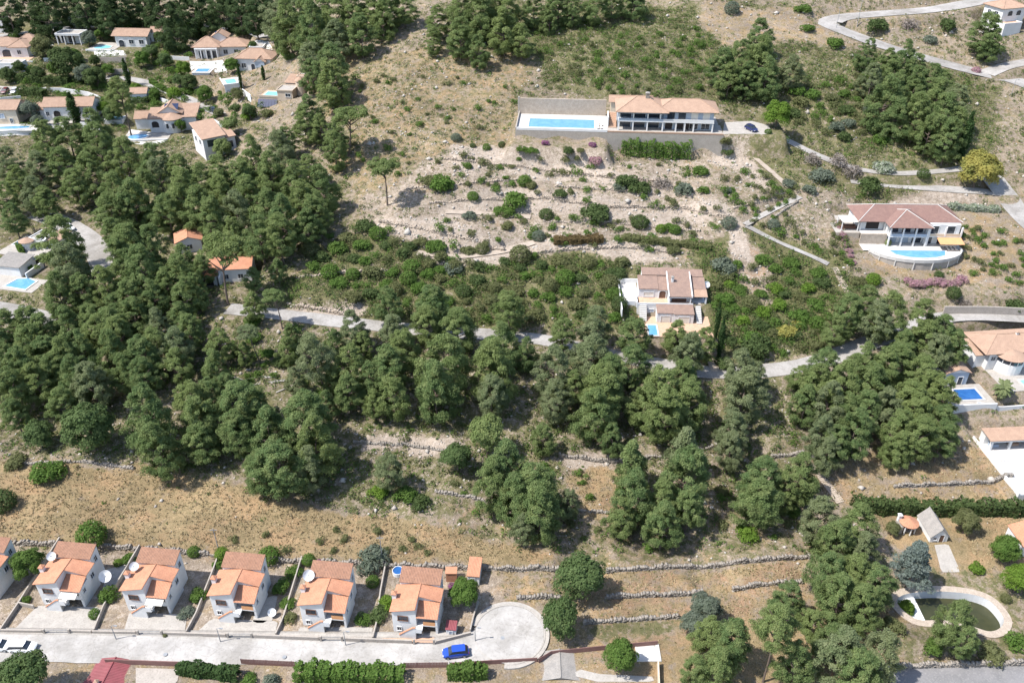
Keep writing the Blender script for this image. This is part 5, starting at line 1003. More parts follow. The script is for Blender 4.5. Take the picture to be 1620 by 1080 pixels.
def crown_mesh(name, seed, kind):
    rs = np.random.RandomState(seed)
    if kind == 'pine':                       # irregular domed crown built from many puffs
        n = 110; z = rs.uniform(-.95, 1.12, n); zc = -.30+.12*rs.randn(); w_ = rs.uniform(.62, 1.1); pw = rs.uniform(.6,.85)
        prof = np.where(z > zc, np.clip(1-((z-zc)/(1.2-zc))**(1.5*w_), 0, 1)**pw, np.clip(1-((z-zc)/(1.0+zc))**2, 0, 1)**.5)
        ang = rs.rand(n)*6.28; rad = prof*(.42+.46*np.sqrt(rs.rand(n)))*(1+.16*np.sin(3*ang+rs.rand()*6)+.10*np.sin(5*ang+4*z)); rad = np.clip(rad, 0.02, 1)
        C = np.stack([np.cos(ang)*rad, np.sin(ang)*rad, z], 1); r = (.12+.12*rs.rand(n))*(1-.25*np.clip(z, 0, 1)); e_ = rs.uniform(.75,1.35,n); R = np.stack([r*e_, r/e_, r*rs.uniform(.5,.8,n)], 1)
        V = leaves(rs, C, R, (330*(r/.2)**2).astype(int)+25, .062, spike=.5, out=.45, glob=.7, soft=.28, up=.35)
    elif kind == 'pine_cone':                # younger pointed pine
        n = 60; z = np.linspace(-.9, 1.25, n); ang = rs.rand(n)*6.28; rad = np.clip((1.3-z)/2.2, .05, 1)**.8*.78*(.55+.45*rs.rand(n))
        C = np.stack([np.cos(ang)*rad, np.sin(ang)*rad, z+rs.randn(n)*.06], 1); r = (.17+.12*rs.rand(n))*(1-.25*np.clip(z, 0, 1)); R = np.stack([r, r, r*.8], 1)
        V = leaves(rs, C, R, (240*(r/.25)**2).astype(int)+60, .085, spike=.42, out=.62, glob=.7, soft=.14)
    elif kind == 'umbrella':                 # flat topped, open below
        n = 46; ang = rs.rand(n)*6.28; rad = np.sqrt(rs.rand(n))*.86; C = np.stack([np.cos(ang)*rad, np.sin(ang)*rad, .30*(1-rad**2)+rs.randn(n)*.13], 1)
        r = .17+.13*rs.rand(n); R = np.stack([r, r, r*.62], 1); V = leaves(rs, C, R, (250*(r/.25)**2).astype(int), .092, spike=.45)
    elif kind == 'round':                    # broadleaf
        n = 46; d = unit(rs.randn(n, 3)); d[:, 2] = np.where(d[:, 2] < -.4, -d[:, 2], d[:, 2]); C = d*(.48+.32*rs.rand(n))[:, None]
        r = .20+.13*rs.rand(n); R = np.stack([r, r, r*.9], 1); V = leaves(rs, C, R, (190*(r/.25)**2).astype(int), .10, spike=.15, out=.7, glob=.5, soft=.08)
    elif kind == 'shrub':
        n = 14; d = unit(rs.randn(n, 3)); d[:, 2] = np.abs(d[:, 2]); C = d*(.42+.22*rs.rand(n))[:, None]*np.array((1.,1.,.75))+np.array((0,0,.22))
        r = .28+.16*rs.rand(n); R = np.stack([r, r, r*.85], 1); V = leaves(rs, C, R, (90*(r/.35)**2).astype(int), .17, spike=.2, low=-.6)
    elif kind == 'ball':                     # clipped rounded bush
        C = np.array([(0,0,.55)]); R = np.array([(.85,.85,.72)]); V = leaves(rs, C, R, np.array([1500]), .15, spike=.15, low=-.75)
        k = (V.reshape(-1,4,3).mean(1)[:,2] > -.05); V = V.reshape(-1,4,3)[k].reshape(-1,3)
    elif kind == 'twiggy':                   # bare thorny bush
        n = 12; d = unit(rs.randn(n, 3)); d[:, 2] = np.abs(d[:, 2]); C = d*(.4+.25*rs.rand(n))[:, None]+np.array((0,0,.2)); r = .3+.15*rs.rand(n)
        R = np.stack([r, r, r*.9], 1); V = leaves(rs, C, R, (85*(r/.35)**2).astype(int), .15, spike=.85, low=-.7)
    elif kind == 'cypress':
        n = 34; z = np.linspace(.05, .97, n); ang = rs.rand(n)*6.28; rad = .055*np.sin(np.clip(z, .12, 1)*math.pi*.92+.15)
        C = np.stack([np.cos(ang)*rad, np.sin(ang)*rad, z], 1); r = .085*np.clip(np.sin(np.clip(z,.0,1)*math.pi*.80+.5), .18, 1); R = np.stack([r, r, r*1.5], 1)
        V = leaves(rs, C, R, (np.full(n, 85)), .055, spike=.5, low=-.9, up=.5)
    elif kind == 'cedar':
        n = 70; z = np.linspace(-.75, 1.0, n); ang = np.arange(n)*2.4; rad = np.clip((1.12-z)/1.8, .05, 1)*.85*(.45+.55*rs.rand(n))
        C = np.stack([np.cos(ang)*rad, np.sin(ang)*rad, z], 1); r = .17+.08*rs.rand(n); R = np.stack([r, r, r*.55], 1)
        V = leaves(rs, C, R, np.full(n, 190), .085, spike=.55)
    return mesh_np(name, V, quads(len(V)//4), [L['pine']])
def trunk_mesh(seed, limbs=9, spread=.55):
    rs = random.Random(seed); b = MB(); lean = rs.uniform(-.06,.06); lean2 = rs.uniform(-.06,.06)
    pts = [(lean*4*z*(1-z)+rs.uniform(-.01,.01), lean2*4*z*(1-z), z) for z in (-.06,.15,.35,.55,.75,.95)]
    b.tube(pts, [.062,.052,.045,.036,.026,.012], 7)
    for i in range(limbs):
        z = rs.uniform(.50,.9); a = rs.uniform(0,6.28); l = spread*rs.uniform(.6,1.1); q = (lean*4*z*(1-z), lean2*4*z*(1-z), z)
        b.tube([q, (q[0]+math.cos(a)*l*.5, q[1]+math.sin(a)*l*.5, z+.07), (q[0]+math.cos(a)*l, q[1]+math.sin(a)*l, z+.16)], [.022,.016,.006], 5)
    return b.mesh('trunk', M['bark'])
CR = {k: [crown_mesh('crown', 11*i+len(k)*3, k) for i in range(n)] for k, n in
      (('pine',9),('pine_cone',2),('umbrella',2),('round',3),('shrub',5),('ball',2),('twiggy',2),('cypress',2),('cedar',1))}
TK = [trunk_mesh(i) for i in range(4)]
VR = random.Random(21)
def put_tree(name, lab, cat, grp, cx, cy, r, crown='pine', leaf='pine', k=1.45, basepx=None, zs=None):
    nad = 540+FPX/math.tan(PITCH)
    if basepx is None:
        by = cy+k*r; bx = cx+(810-cx)*(by-cy)/(nad-cy)
    else: bx, by = basepx
    P = gnd(bx, by)
    rel = P-CP; v = cy-540
    h = (-(v)*(rel @ FWD)-FPX*(rel @ UPV))/(FPX*math.cos(PITCH)-v*math.sin(PITCH)); h = max(1.2, min(h, 17))
    R = r*(rel @ FWD-h*math.sin(PITCH))/FPX
    root = thing(name, lab, cat, (P[0], P[1], P[2]-.05), 0, grp)
    c = obj('crown', VR.choice(CR[crown]), root); q = CP+ray(cx, cy)*((P+np.array((0,0,h))-CP) @ FWD)
    c.location = (q[0]-P[0], q[1]-P[1], h); zz = zs or (VR.uniform(1.0, 1.35) if crown == 'pine' else VR.uniform(.95,1.1))
    R *= {'pine':VR.uniform(.96,1.18),'pine_cone':1.15,'round':1.18}.get(crown,1.0); c.scale = (R*VR.uniform(.92,1.1), R*VR.uniform(.92,1.1), R*zz); c.rotation_euler = (VR.uniform(-.08,.08), VR.uniform(-.08,.08), VR.uniform(0,6.28))
    c.material_slots[0].link = 'OBJECT'; c.material_slots[0].material = L[leaf]
    t_ = obj('trunk', VR.choice(TK), root); t_.scale = (R*.95, R*.95, h*1.18)
    # lean the trunk so that it carries the crown
    sh = Matrix.Identity(4); t_.rotation_euler = (0, 0, VR.uniform(0, 6.28))
    if basepx is not None or abs(c.location.x) > .4:
        t_.rotation_euler = (math.atan2(-c.location.y, h), math.atan2(c.location.x, h), 0)
    PINES.append((root, P, lab)) if name == 'pine_tree' else None
    return root
PINES = []; SHRUBS = []
G = [  # grove, label stem, list of (cx, cy, r[, crown, leaf, basepx])
 ('road_wood', 'in the shaded wood above the white pool villas', [(x, y, 25) for x, y in ((-15,12),(15,22),(45,8),(75,24),(105,8),(135,16),(165,6),(195,20),(225,8),(255,20),(285,8),(350,18),(378,24),(402,30),(340,2),(412,4),(310,22),(175,28),(30,-6),(240,-8),(120,-8))]),
 ('ridge_wood', 'in the wood at the top of the bare stony slope', [(443,23,27),(467,20,27),(500,20,29),(460,50,27),(493,53,27),(533,30,27),(560,27,27),(587,20,25),(613,17,23),(533,67,25),(573,57,25),(607,37,21),(494,97,24),(523,112,27),(492,124,20),(527,135,25),(640,12,22)]),
 ('hilltop_stand', 'in the hilltop stand behind the long pool villa', [(730,27,25),(760,30,26),(730,63,23),(760,82,19),(800,50,27),(827,66,21),(800,17,25),(773,13,25),(843,20,20),(880,12,20),(905,20,18),(940,14,20),(970,8,18),(690,37,21),(683,68,15),(866,34,15),(1000,2,20),(920,-6,20)]),
 ('villa_wood', 'in the wood between the pool villas and the lone cottage', [(13,262,21),(27,287,22),(10,313,22),(77,228,25),(110,222,25),(147,209,26),(160,237,26),(60,268,25),(100,263,26),(140,280,27),(120,296,25),(200,260,27),(243,259,25),(283,277,27),(253,284,26),(187,310,28),(213,327,28),(177,340,26),(233,310,26),(290,313,29),(320,290,27),(317,331,28),(337,354,26),(353,287,27),(383,287,27),(400,257,25),(443,243,25),(427,280,26),(467,290,25),(507,303,26),(477,320,27),(450,347,30),(420,340,28),(443,374,32),(410,377,28),(373,340,26),(370,372,24),(500,340,24),(55,310,24),(20,345,22),(75,322,20),(487,270,20),(395,315,26),(265,340,24),(350,315,26),(487,360,24)]),
 ('pool_pines', 'beside the small blue pools and the woodland lane', [(97,393,33),(110,433,31),(93,473,25),(130,465,24)]),
 ('cottage_wood', 'in the wood around the half hidden cottage', [(183,373,23),(207,400,31),(240,393,29),(190,420,30),(227,433,31),(167,457,28),(207,473,29),(243,473,26),(293,415,23),(287,443,25),(293,473,25),(265,450,24),(437,427,17),(283,500,21),(180,490,24),(318,428,19),(402,440,18),(385,402,17),(312,462,20)]),
 ('lower_wood', 'in the dark wood above the straw field', [(10,523,26),(43,517,27),(70,529,24),(110,523,26),(147,513,27),(180,519,27),(213,503,24),(50,547,29),(10,573,28),(33,592,29),(20,620,30),(60,607,28),(87,590,26),(107,567,29),(130,560,28),(157,529,28),(187,531,29),(147,613,28),(120,602,26),(227,567,29),(250,553,28),(283,547,28),(283,580,26),(230,597,26),(300,523,23),(343,587,22),(0,545,26),(-10,600,28),(75,560,26),(250,520,24),(200,590,22),(100,640,24),(25,655,24),(180,560,26)]),
 ('lane_pines', 'standing among scrub beside the bend of the lane', [(393,527,20,'umbrella','pine_grey',(412,575)),(433,470,20,'umbrella','pine',(447,520)),(497,566,29,'pine','pine_grey',(520,632)),(455,558,19),(470,603,17),(530,545,21),(525,602,19),(345,545,23),(360,612,19),(402,485,18),(462,532,16),(587,602,21),(590,640,19),(520,642,17),(330,622,21),(385,560,15),(575,548,18),(405,640,18)]),
 ('field_pines', 'at the upper edge of the straw field', [(233,662,42),(252,715,36),(300,637,33),(322,668,34),(317,702,28),(383,643,37),(377,688,30),(427,687,35),(483,665,41),(443,740,39),(500,707,40),(410,748,26),(487,740,30)]),
 ('pine_belt', 'in the belt of pines below the white central villa', [(553,583,31),(553,620,27),(557,523,25),(612,482,25),(623,527,23,'pine','pine_grey'),(687,487,29),(677,513,26),(723,523,31),(637,557,29),(617,587,33),(620,627,31),(700,585,41),(693,620,37),(790,550,31),(783,593,37),(777,627,31),(807,495,28),(887,527,24),(877,587,35,'pine','pine_grey'),(880,635,27,'pine','pine_grey'),(940,517,28),(937,563,32),(950,620,34),(1000,533,28),(1000,580,30),(957,630,34),(940,657,33),(1043,620,34),(1050,657,36),(1020,643,30),(1080,600,28),(1087,640,32),(1067,535,24),(1087,562,27),(1113,545,20),(905,610,26),(967,593,26),(830,560,20)]),
 ('grey_pines', 'with a silvery crown beside the lane bend under the garden', [(1170,587,29,'pine','pine_grey'),(1177,627,34,'pine','pine_grey'),(1160,680,27,'pine','pine_grey'),(1157,713,25,'pine','pine_grey'),(1195,600,22,'pine','pine_grey')]),
 ('terrace_pines', 'growing on the stony terraces above the orange soil plot', [(997,735,33,'pine_cone'),(1000,790,37),(985,820,26),(1080,715,32,'pine_cone'),(1087,762,39),(1043,793,33),(1047,827,33),(1087,805,31),(1207,760,37),(1200,797,33),(1263,755,29),(1240,780,24),(800,737,37),(783,770,31),(847,773,37),(853,810,35),(817,795,33),(900,797,21,'pine','pine_grey'),(767,686,29,'round','pine'),(857,695,19),(967,695,19),(830,835,22),(617,747,26,'pine','pine_grey')]),
 ('grove', 'in the dense grove between the stone steps and the clipped hedge', [(1300,580,25),(1293,610,26),(1367,577,29),(1333,613,33),(1310,643,31),(1373,612,30),(1350,687,31),(1327,702,28),(1300,687,28,'pine','pine_grey'),(1310,717,23,'pine','pine_grey'),(1400,590,31),(1420,573,28),(1400,653,31),(1423,687,31),(1420,713,24),(1454,596,29),(1465,612,29),(1482,632,27),(1437,637,30),(1487,670,29),(1454,695,33),(1487,697,28),(1507,557,25),(1479,566,27),(1370,650,30),(1340,650,28),(1450,665,28),(1265,600,20),(1275,640,24)]),
 ('garden_pines', 'below the curved pool terrace of the red roofed villa', [(1340,497,27),(1390,508,27),(1370,482,24),(1407,500,28),(1460,505,28),(1462,535,27),(1490,530,24),(1323,522,21),(1430,545,22),(1495,560,22)]),
 ('corner_pines', 'in the grove beside the emptied garden pool', [(1300,823,31),(1357,837,31),(1323,860,35),(1363,870,29),(1313,907,29),(1353,907,33),(1382,927,31),(1330,947,37),(1363,960,33),(1287,985,25),(1247,947,27),(1230,988,35,'pine','pine',(1207,1078)),(1157,1013,33),(1123,1003,25),(1137,1052,31),(1260,1050,31),(1330,1040,39),(1390,1037,37),(1357,1066,39),(1313,1017,29),(1510,983,28),(1523,1013,26),(1100,1060,22)]),
 ('driveway_pines', 'behind the parking space of the long pool villa', [(1140,110,24),(1167,107,25),(1203,62,21),(1200,103,27),(1213,125,25),(1180,128,22),(1250,115,21,'pine','pine_grey'),(1155,130,20)]),
 ('hairpin_wood', 'in the wood below the hairpin road', [(1372,90,18),(1404,106,18),(1430,100,21),(1413,118,23),(1447,118,23),(1470,133,23),(1413,147,25),(1400,170,27),(1443,143,23),(1487,135,21),(1450,185,29),(1510,172,27),(1493,190,27),(1500,222,27),(1480,160,25),(1513,202,25),(1380,130,20,'pine','pine_grey'),(1420,195,22),(1470,215,24)]),
 ('corner_house_pines', 'beside the tall white house at the road junction', [(1560,52,24),(1568,70,20)]),
 ('slope_pines', 'standing on the bare stony slope', [(487,180,24),(483,199,23),(553,187,28,'umbrella','pine',(552,246)),(533,213,21),(510,207,20),(530,242,22),(607,267,26,'umbrella','pine',(613,325)),(455,225,20)]),
]
for key, stem, lst in G:
    for e in lst:
        cx, cy, r = e[:3]; crown = e[3] if len(e) > 3 else 'pine'; leaf = e[4] if len(e) > 4 else ('pine_dark_and_shaded' if key == 'road_wood' else ('pine_grey' if VR.random() < .12 else 'pine'))  # road wood gets the darker needles, its shade put into the leaf colour
        bp = e[5] if len(e) > 5 else None
        if cx < -12 or cy < -5: continue
        cx += VR.uniform(-3,3) if bp is None else 0; cy += VR.uniform(-2,2) if bp is None else 0
        tone = {'pine':'green','pine_grey':'grey green','pine_dark_and_shaded':'dark green'}[leaf]; shp = {'pine':'bushy','pine_cone':'pointed','umbrella':'slender flat topped','round':'round headed'}[crown]
        lab = f'{shp} {tone} pine {stem}' if 'silvery' not in stem else f'bushy pine {stem}'
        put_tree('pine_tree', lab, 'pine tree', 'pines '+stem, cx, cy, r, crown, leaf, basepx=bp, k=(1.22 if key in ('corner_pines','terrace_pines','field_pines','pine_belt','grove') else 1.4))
put_tree('pine_tree', 'tall slender pine with a bare trunk in front of the half hidden cottage', 'pine tree', None, 350, 393, 36, 'umbrella', 'pine', basepx=(361, 482))
put_tree('cedar_tree', 'blue grey cedar beside the emptied garden pool', 'cedar tree', None, 1447, 890, 40, 'cedar', 'silver', k=1.0)
for a in [('carob_tree','broad dark green carob at the top edge of the straw field',140,680,37,'carob'),('carob_tree','small dark carob beside the rubble at the straw field corner',60,690,22,'carob'),
          ('almond_tree','large light green almond tree over the stone wall above the turning circle',918,914,38,'carob'),('almond_tree','dark green almond tree beside the turning circle',886,978,30,'carob'),
          ('olive_tree','grey green olive beside the dug hollow in orange soil',1118,965,26,'grey'),('olive_tree','low grey olive on the edge of the orange soil plot',1098,985,20,'grey'),
          ('fig_tree','bright green broadleaf tree beside the villa parking space',1230,183,21,'lime'),('mimosa_tree','yellow flowering tree beside the lane junction',1548,272,30,'yellow'),
          ('carob_tree','green carob on the middle terrace beside the conical pine',722,727,26,'carob'),('orange_tree','bright green fruit tree beside the bare garden huts',1592,868,21,'green'),
          ('almond_tree','thin pale almond tree behind the grey roofed hut',1530,826,20,'olive'),('almond_tree','tiny almond tree beside the round gazebo',1412,836,11,'olive'),
          ('fig_tree','lime green bushy tree beside the garden pool steps',1612,916,24,'lime'),('lemon_tree','bright lime shrub tree at the shallow end of the emptied pool',1433,962,13,'lime'),
          ('carob_tree','dark bushy tree beside the cars on the concrete road',38,1074,40,'carob'),('fig_tree','green fruit tree with red flowers beside the small orange roofed outhouse',733,936,22,'green'),
          ('olive_tree','grey green olive in front of the white arched villa',68,77,18,'olive'),('olive_tree','pale olive crowning the road wood edge',130,36,17,'grey'),
          ('olive_tree','grey garden olive beside the beige wall villa',48,178,16,'grey'),('carob_tree','wide dark tree above the villa parking court',105,103,26,'dark'),('carob_tree','dark garden tree beside the curved lane',152,124,17,'dark'),
          ('fig_tree','dark green fig tree beside the left end house of the row',47,893,24,'green'),('olive_tree','olive tree on the fence line of the lower ruin',982,1038,26,'green')]:
    put_tree(a[0], a[1], a[0].split('_')[0]+' tree', None, a[2], a[3], a[4], 'round', a[5], k=.85)
put_tree('pine_tree', 'tall pine rising beside the small turquoise pool', 'pine tree', None, 190, 152, 25, 'pine', 'pine', basepx=(208, 215))
put_tree('pine_tree', 'dark blue green pine beside the tan roofed garden villa', 'pine tree', None, 277, 52, 20, 'pine', 'pine_dark_and_shaded')
for i, (x_, y_, r_, lf) in enumerate([(88,112,13,'green'),(60,118,11,'dark'),(135,118,14,'grey'),(170,112,10,'green'),(225,95,12,'green'),(240,84,13,'carob'),(262,98,12,'carob'),(255,62,12,'dark'),(300,48,11,'green'),(290,110,12,'lime'),(300,132,13,'dark'),(325,150,13,'green'),(283,128,10,'carob'),(366,104,11,'green'),(345,68,9,'green'),(400,74,8,'carob'),(180,182,13,'carob'),(165,172,10,'lime'),(285,200,10,'green'),(60,195,11,'grey'),(375,150,10,'olive'),(395,178,12,'carob'),(140,62,11,'grey'),(160,56,10,'green'),(245,150,9,'green'),(215,140,8,'lime'),(30,108,10,'dark'),(10,120,11,'dark'),(350,235,14,'pine'),(365,200,14,'pine'),(150,97,9,'dark'),(118,88,10,'green')]):
    put_tree('garden_tree', f'small {dict(green="green",dark="dark green",grey="grey green",carob="deep green",lime="lime green",olive="olive green",pine="pine green")[lf]} garden tree among the settlement villas', 'tree', 'garden trees of the upper settlement', x_, y_, r_, 'round', lf, k=1.0)
# cypresses
for cx, y0, y1, wd, lab in [(205,92,137,1.5,'dark cypress beside the lane bend under the pool villa'),(122,146,196,2.4,'broad cypress in front of the tan roofed villa'),(320,10,60,1.6,'tall cypress beside the wide tan roofed villa'),(382,97,140,.9,'thin pointed cypress between two pool terraces'),
                            (1131,475,535,.8,'slim cypress beside the white central villa'),(1136,500,568,.8,'slim cypress at the gate of the white central villa'),(1517,120,255,1.3,'narrow cypress on the flank of the hairpin wood'),(418,103,127,1.7,'rounded cypress in front of the beige turret house')]:
    P = gnd(cx, y1); d = (P-CP) @ FWD; v = y0-540; rel = P-CP
    h = (-(v)*d-FPX*(rel @ UPV))/(FPX*math.cos(PITCH)-v*math.sin(PITCH)); h = min(h, 14)
    root = thing('cypress_tree', lab, 'cypress', (P[0],P[1],P[2]-.05))
    c = obj('crown', VR.choice(CR['cypress']), root); c.scale = (h*wd*.62, h*wd*.62, h); c.material_slots[0].link = 'OBJECT'; c.material_slots[0].material = L['cypress']
    t_ = obj('trunk', TK[0], root); t_.scale = (.9,.9,h*.5)
# palm
def palm(cx, by, h, lab, fr=2.6):
    P = gnd(cx, by); root = thing('palm_tree', lab, 'palm tree', (P[0],P[1],P[2]-.05)); b = MB()
    b.tube([(0,0,0),(.1,0,h*.5),(.05,0,h)], [.34,.26,.24], 9); b.build('trunk', M['bark'], root); rs = random.Random(4)
    for i in range(34):
        a = i*2.4; el = rs.uniform(-.5,1.15); l = fr*rs.uniform(.8,1.1); b = MB(); pts = []
        for s_ in range(7):
            q = s_/6; e = el-1.3*q*q; pts.append(Vector((math.cos(a)*l*q*math.cos(el-.5*q), math.sin(a)*l*q*math.cos(el-.5*q), h+l*q*math.sin(el)-1.1*q*q)))
        up = Vector((0,0,1)); side = Vector((-math.sin(a), math.cos(a), 0))
        for s_ in range(6):
            m0 = pts[s_]; m1 = pts[s_+1]; w_ = .42*math.sin((s_+.8)/6.6*math.pi)+.08
            for sg in (-1,1):
                b.add([m0, m1, m1+side*sg*w_+Vector((0,0,-.18)), m0+side*sg*w_*.8+Vector((0,0,-.14))], [(0,1,2,3)])
        b.build('frond', L['palm'], root)
palm(1582, 628, 2.6, 'fan palm beside the blue pool of the tan roofed villa', 2.3)
palm(1404, 388, 1.6, 'small potted palm on the red roofed villa terrace', .9)

# shrubs: those one can pick out, then a carpet of low scrub
LEAFNAME = {'green':'green','dark':'dark green','lime':'lime green','olive':'olive coloured','grey':'grey green','dry':'dry grey','pink':'pink flowering','magenta':'magenta flowering','yellow':'yellow flowering','flower_white':'white flowering','rust':'rust coloured'}
SHR = []; EXPL = True
def shrub(px, py, r, leaf, where, form='shrub', hs=1.0, grp=None, on=None): SHR.append((r+(100 if EXPL else 0), px, py, leaf, where, form))
def shrub_now(px, py, r, leaf, where, form='shrub', hs=1.0, grp=None, on=None):
    P = gnd(px, py+r*.45) if on is None else on
    d = (P-CP) @ FWD; R = r*d/FPX
    o = obj('shrub', VR.choice(CR[form]), None, (P[0],P[1],P[2]-.08*R), VR.uniform(0,6.28)); o.scale = (R*1.05, R*1.05, R*VR.uniform(.85,1.1)*hs)
    o.material_slots[0].link = 'OBJECT'; o.material_slots[0].material = L[leaf]
    kind = {'ball':'rounded bush','twiggy':'bare twiggy bush','shrub':'bushy shrub'}[form]
    SHRUBS.append((o, P, f'{LEAFNAME[leaf]} {kind}')); tag(o, f'{LEAFNAME[leaf]} {kind} {where}', 'shrub', grp or f'{leaf} {form} {where}'); return o
for e in [(148,843,27,'green','ball','below the straw field behind the row houses'),(427,876,20,'green','ball','behind the row house with the parked blue view'),(489,883,13,'green','ball','behind the fourth row house'),(590,878,32,'grey','shrub','behind the fence of the two last row houses'),
          (722,217,10,'grey','ball','beside the pale track under the long pool'),(748,230,6,'dark','ball','beside the pale track under the long pool'),(770,233,8,'green','ball','beside the pale track under the long pool'),(794,229,7,'dark','ball','beside the pale track under the long pool'),
          (741,263,7,'green','ball','on the rubble terrace under the track'),(700,285,26,'green','shrub','on the rubble terrace under the track'),(680,282,17,'olive','shrub','on the rubble terrace under the track'),(815,312,24,'green','shrub','on the long rubble bank'),(798,330,20,'green','shrub','on the long rubble bank'),
          (748,310,11,'green','ball','on the long rubble bank'),(785,293,7,'dark','ball','on the long rubble bank'),(830,286,14,'green','ball','on the long rubble bank'),(942,330,27,'dark','shrub','on the long rubble bank'),(990,285,22,'dark','shrub','under the hedge wall of the long pool villa'),(1010,295,20,'dark','shrub','under the hedge wall of the long pool villa'),
          (1082,298,20,'grey','shrub','under the hedge wall of the long pool villa'),(1047,290,18,'dry','twiggy','under the hedge wall of the long pool villa'),(943,252,13,'pink','shrub','under the hedge wall of the long pool villa'),(1012,350,17,'dark','ball','above the clipped rust hedge'),(852,373,13,'grey','ball','beside the clipped rust hedge'),
          (1045,362,10,'lime','ball','above the clipped rust hedge'),(1068,363,11,'green','ball','above the clipped rust hedge'),(1153,352,15,'grey','ball','beside the slanting stone wall path'),(1145,418,24,'grey','shrub','behind the white central villa'),(1108,268,15,'green','shrub','below the parking space of the long villa'),
          (652,420,18,'green','ball','in the dense scrub above the woodland lane'),(677,410,6,'dark','ball','in the dense scrub above the woodland lane'),(718,420,18,'grey','shrub','in the dense scrub above the woodland lane'),(1320,255,20,'dry','twiggy','on the slope beside the track'),(1280,250,18,'dry','twiggy','on the slope beside the track'),(1345,270,18,'dry','twiggy','on the slope beside the track'),
          (1300,275,22,'grey','shrub','on the slope beside the track'),(1278,298,14,'grey','shrub','on the slope beside the track'),(1375,290,24,'dark','shrub','on the slope beside the track'),(1395,262,20,'flower_white','shrub','on the slope beside the track'),(1460,275,12,'dark','ball','on the driveway of the red roofed villa'),
          (1485,432,10,'dark','shrub','in the dry garden bed'),(1380,442,14,'lime','ball','below the curved pool terrace'),(1358,442,14,'olive','shrub','below the curved pool terrace'),(1507,463,14,'dark','ball','below the curved pool terrace'),(1605,480,20,'dark','shrub','beside the plain grey retaining wall'),(1525,480,12,'dry','twiggy','beside the plain grey retaining wall'),
          (1195,540,27,'dark','shrub','in the garden scrub above the lane'),(1245,520,20,'yellow','shrub','in the garden scrub above the lane'),(1262,510,12,'yellow','shrub','in the garden scrub above the lane'),(77,740,30,'green','shrub','at the corner of the straw field'),(30,725,22,'olive','shrub','at the corner of the straw field'),
          (5,790,26,'dark','ball','on the straw field edge'),(235,38,9,'green','shrub','behind the tan roofed garden villa'),(200,40,26,'green','shrub','behind the tan roofed garden villa'),(55,52,10,'green','ball','along the upper villa road'),(22,57,9,'green','ball','along the upper villa road'),
          (1385,38,20,'dark','shrub','inside the hairpin bend'),(1277,42,14,'green','shrub','outside the hairpin bend'),(1322,66,17,'green','shrub','outside the hairpin bend'),(1270,12,16,'green','shrub','outside the hairpin bend'),(1470,60,14,'grey','shrub','inside the hairpin bend'),(1495,38,18,'dark','shrub','inside the hairpin bend'),(1440,40,16,'dry','twiggy','inside the hairpin bend'),
          (1543,112,9,'pink','ball','at the edge of the upper road'),(1157,15,14,'grey','ball','on the grassy top of the hill'),(597,772,20,'lime','shrub','under the field pines'),(640,777,22,'green','shrub','under the field pines'),(665,790,20,'dark','shrub','under the field pines'),(1180,838,22,'lime','shrub','under the terrace pines'),
          (1567,1024,26,'olive','shrub','over the stone wall of the pond garden'),(1478,1020,20,'green','shrub','over the stone wall of the pond garden'),(1610,1010,22,'green','shrub','over the stone wall of the pond garden'),(1410,985,22,'olive','shrub','beside the emptied garden pool'),(1590,945,10,'olive','ball','beside the emptied garden pool'),(1545,893,16,'lime','shrub','beside the bare garden huts'),
          (600,965,20,'dark','shrub','between the two last row houses'),(612,950,18,'lime','shrub','between the two last row houses'),(575,975,16,'green','shrub','between the two last row houses'),(590,918,13,'green','ball','between the two last row houses'),(460,975,14,'olive','shrub','beside the fourth row house'),(448,925,18,'green','shrub','beside the fourth row house'),(465,900,16,'green','shrub','beside the fourth row house'),
          (455,950,14,'green','shrub','beside the fourth row house'),(308,870,13,'green','ball','behind the third row house'),(352,873,14,'lime','ball','behind the third row house'),(345,890,11,'green','shrub','behind the third row house'),(315,935,18,'green','shrub','beside the third row house'),(295,965,16,'grey','shrub','beside the third row house'),(175,935,20,'green','shrub','beside the second row house'),
          (205,880,13,'green','shrub','beside the second row house'),(188,888,9,'lime','ball','beside the second row house'),(151,969,11,'green','ball','on the forecourt of the first row house'),(42,945,10,'green','shrub','beside the first row house'),(522,886,12,'dark','shrub','behind the fourth row house'),(548,892,5,'lime','ball','behind the fourth row house'),(505,886,5,'magenta','ball','behind the fourth row house'),
          (715,925,9,'magenta','shrub','beside the small outhouse'),
          (862,226,8,'magenta','shrub','against the long pool wall'),(938,228,8,'magenta','shrub','against the long pool wall'),(842,236,12,'green','shrub','against the long pool wall'),(898,236,12,'dark','shrub','against the long pool wall'),(826,234,11,'green','shrub','against the long pool wall'),(918,236,8,'olive','shrub','against the long pool wall'),(1146,222,13,'olive','shrub','at the corner of the long villa wall'),(1150,238,12,'dark','shrub','at the corner of the long villa wall'),(1215,208,7,'green','ball','beside the dark blue parked car')]+[(1436+i*9.5,446+3*math.sin(i*1.1)-abs(i-4)*.7,9+(i*7%4),'pink','shrub','in the flower bed under the curved pool wall') for i in range(10)]+[(1326+i*3.2,350+i*9,6+i%3,'pink','shrub','in the flower strip beside the villa terrace') for i in range(8)]+[(1150,300,9,'grey','shrub','under the parking space'),(395,1070,16,'green','shrub','behind the cypress hedge below the road'),(430,1075,18,'grey','shrub','below the brown road fence'),(262,1003,5,'olive','ball','on the forecourt of the second row house'),(925,30,9,'grey','shrub','under the hilltop stand')]:
    px, py, r, leaf, form, where = e
    shrub(px, py, r, leaf, where, form)
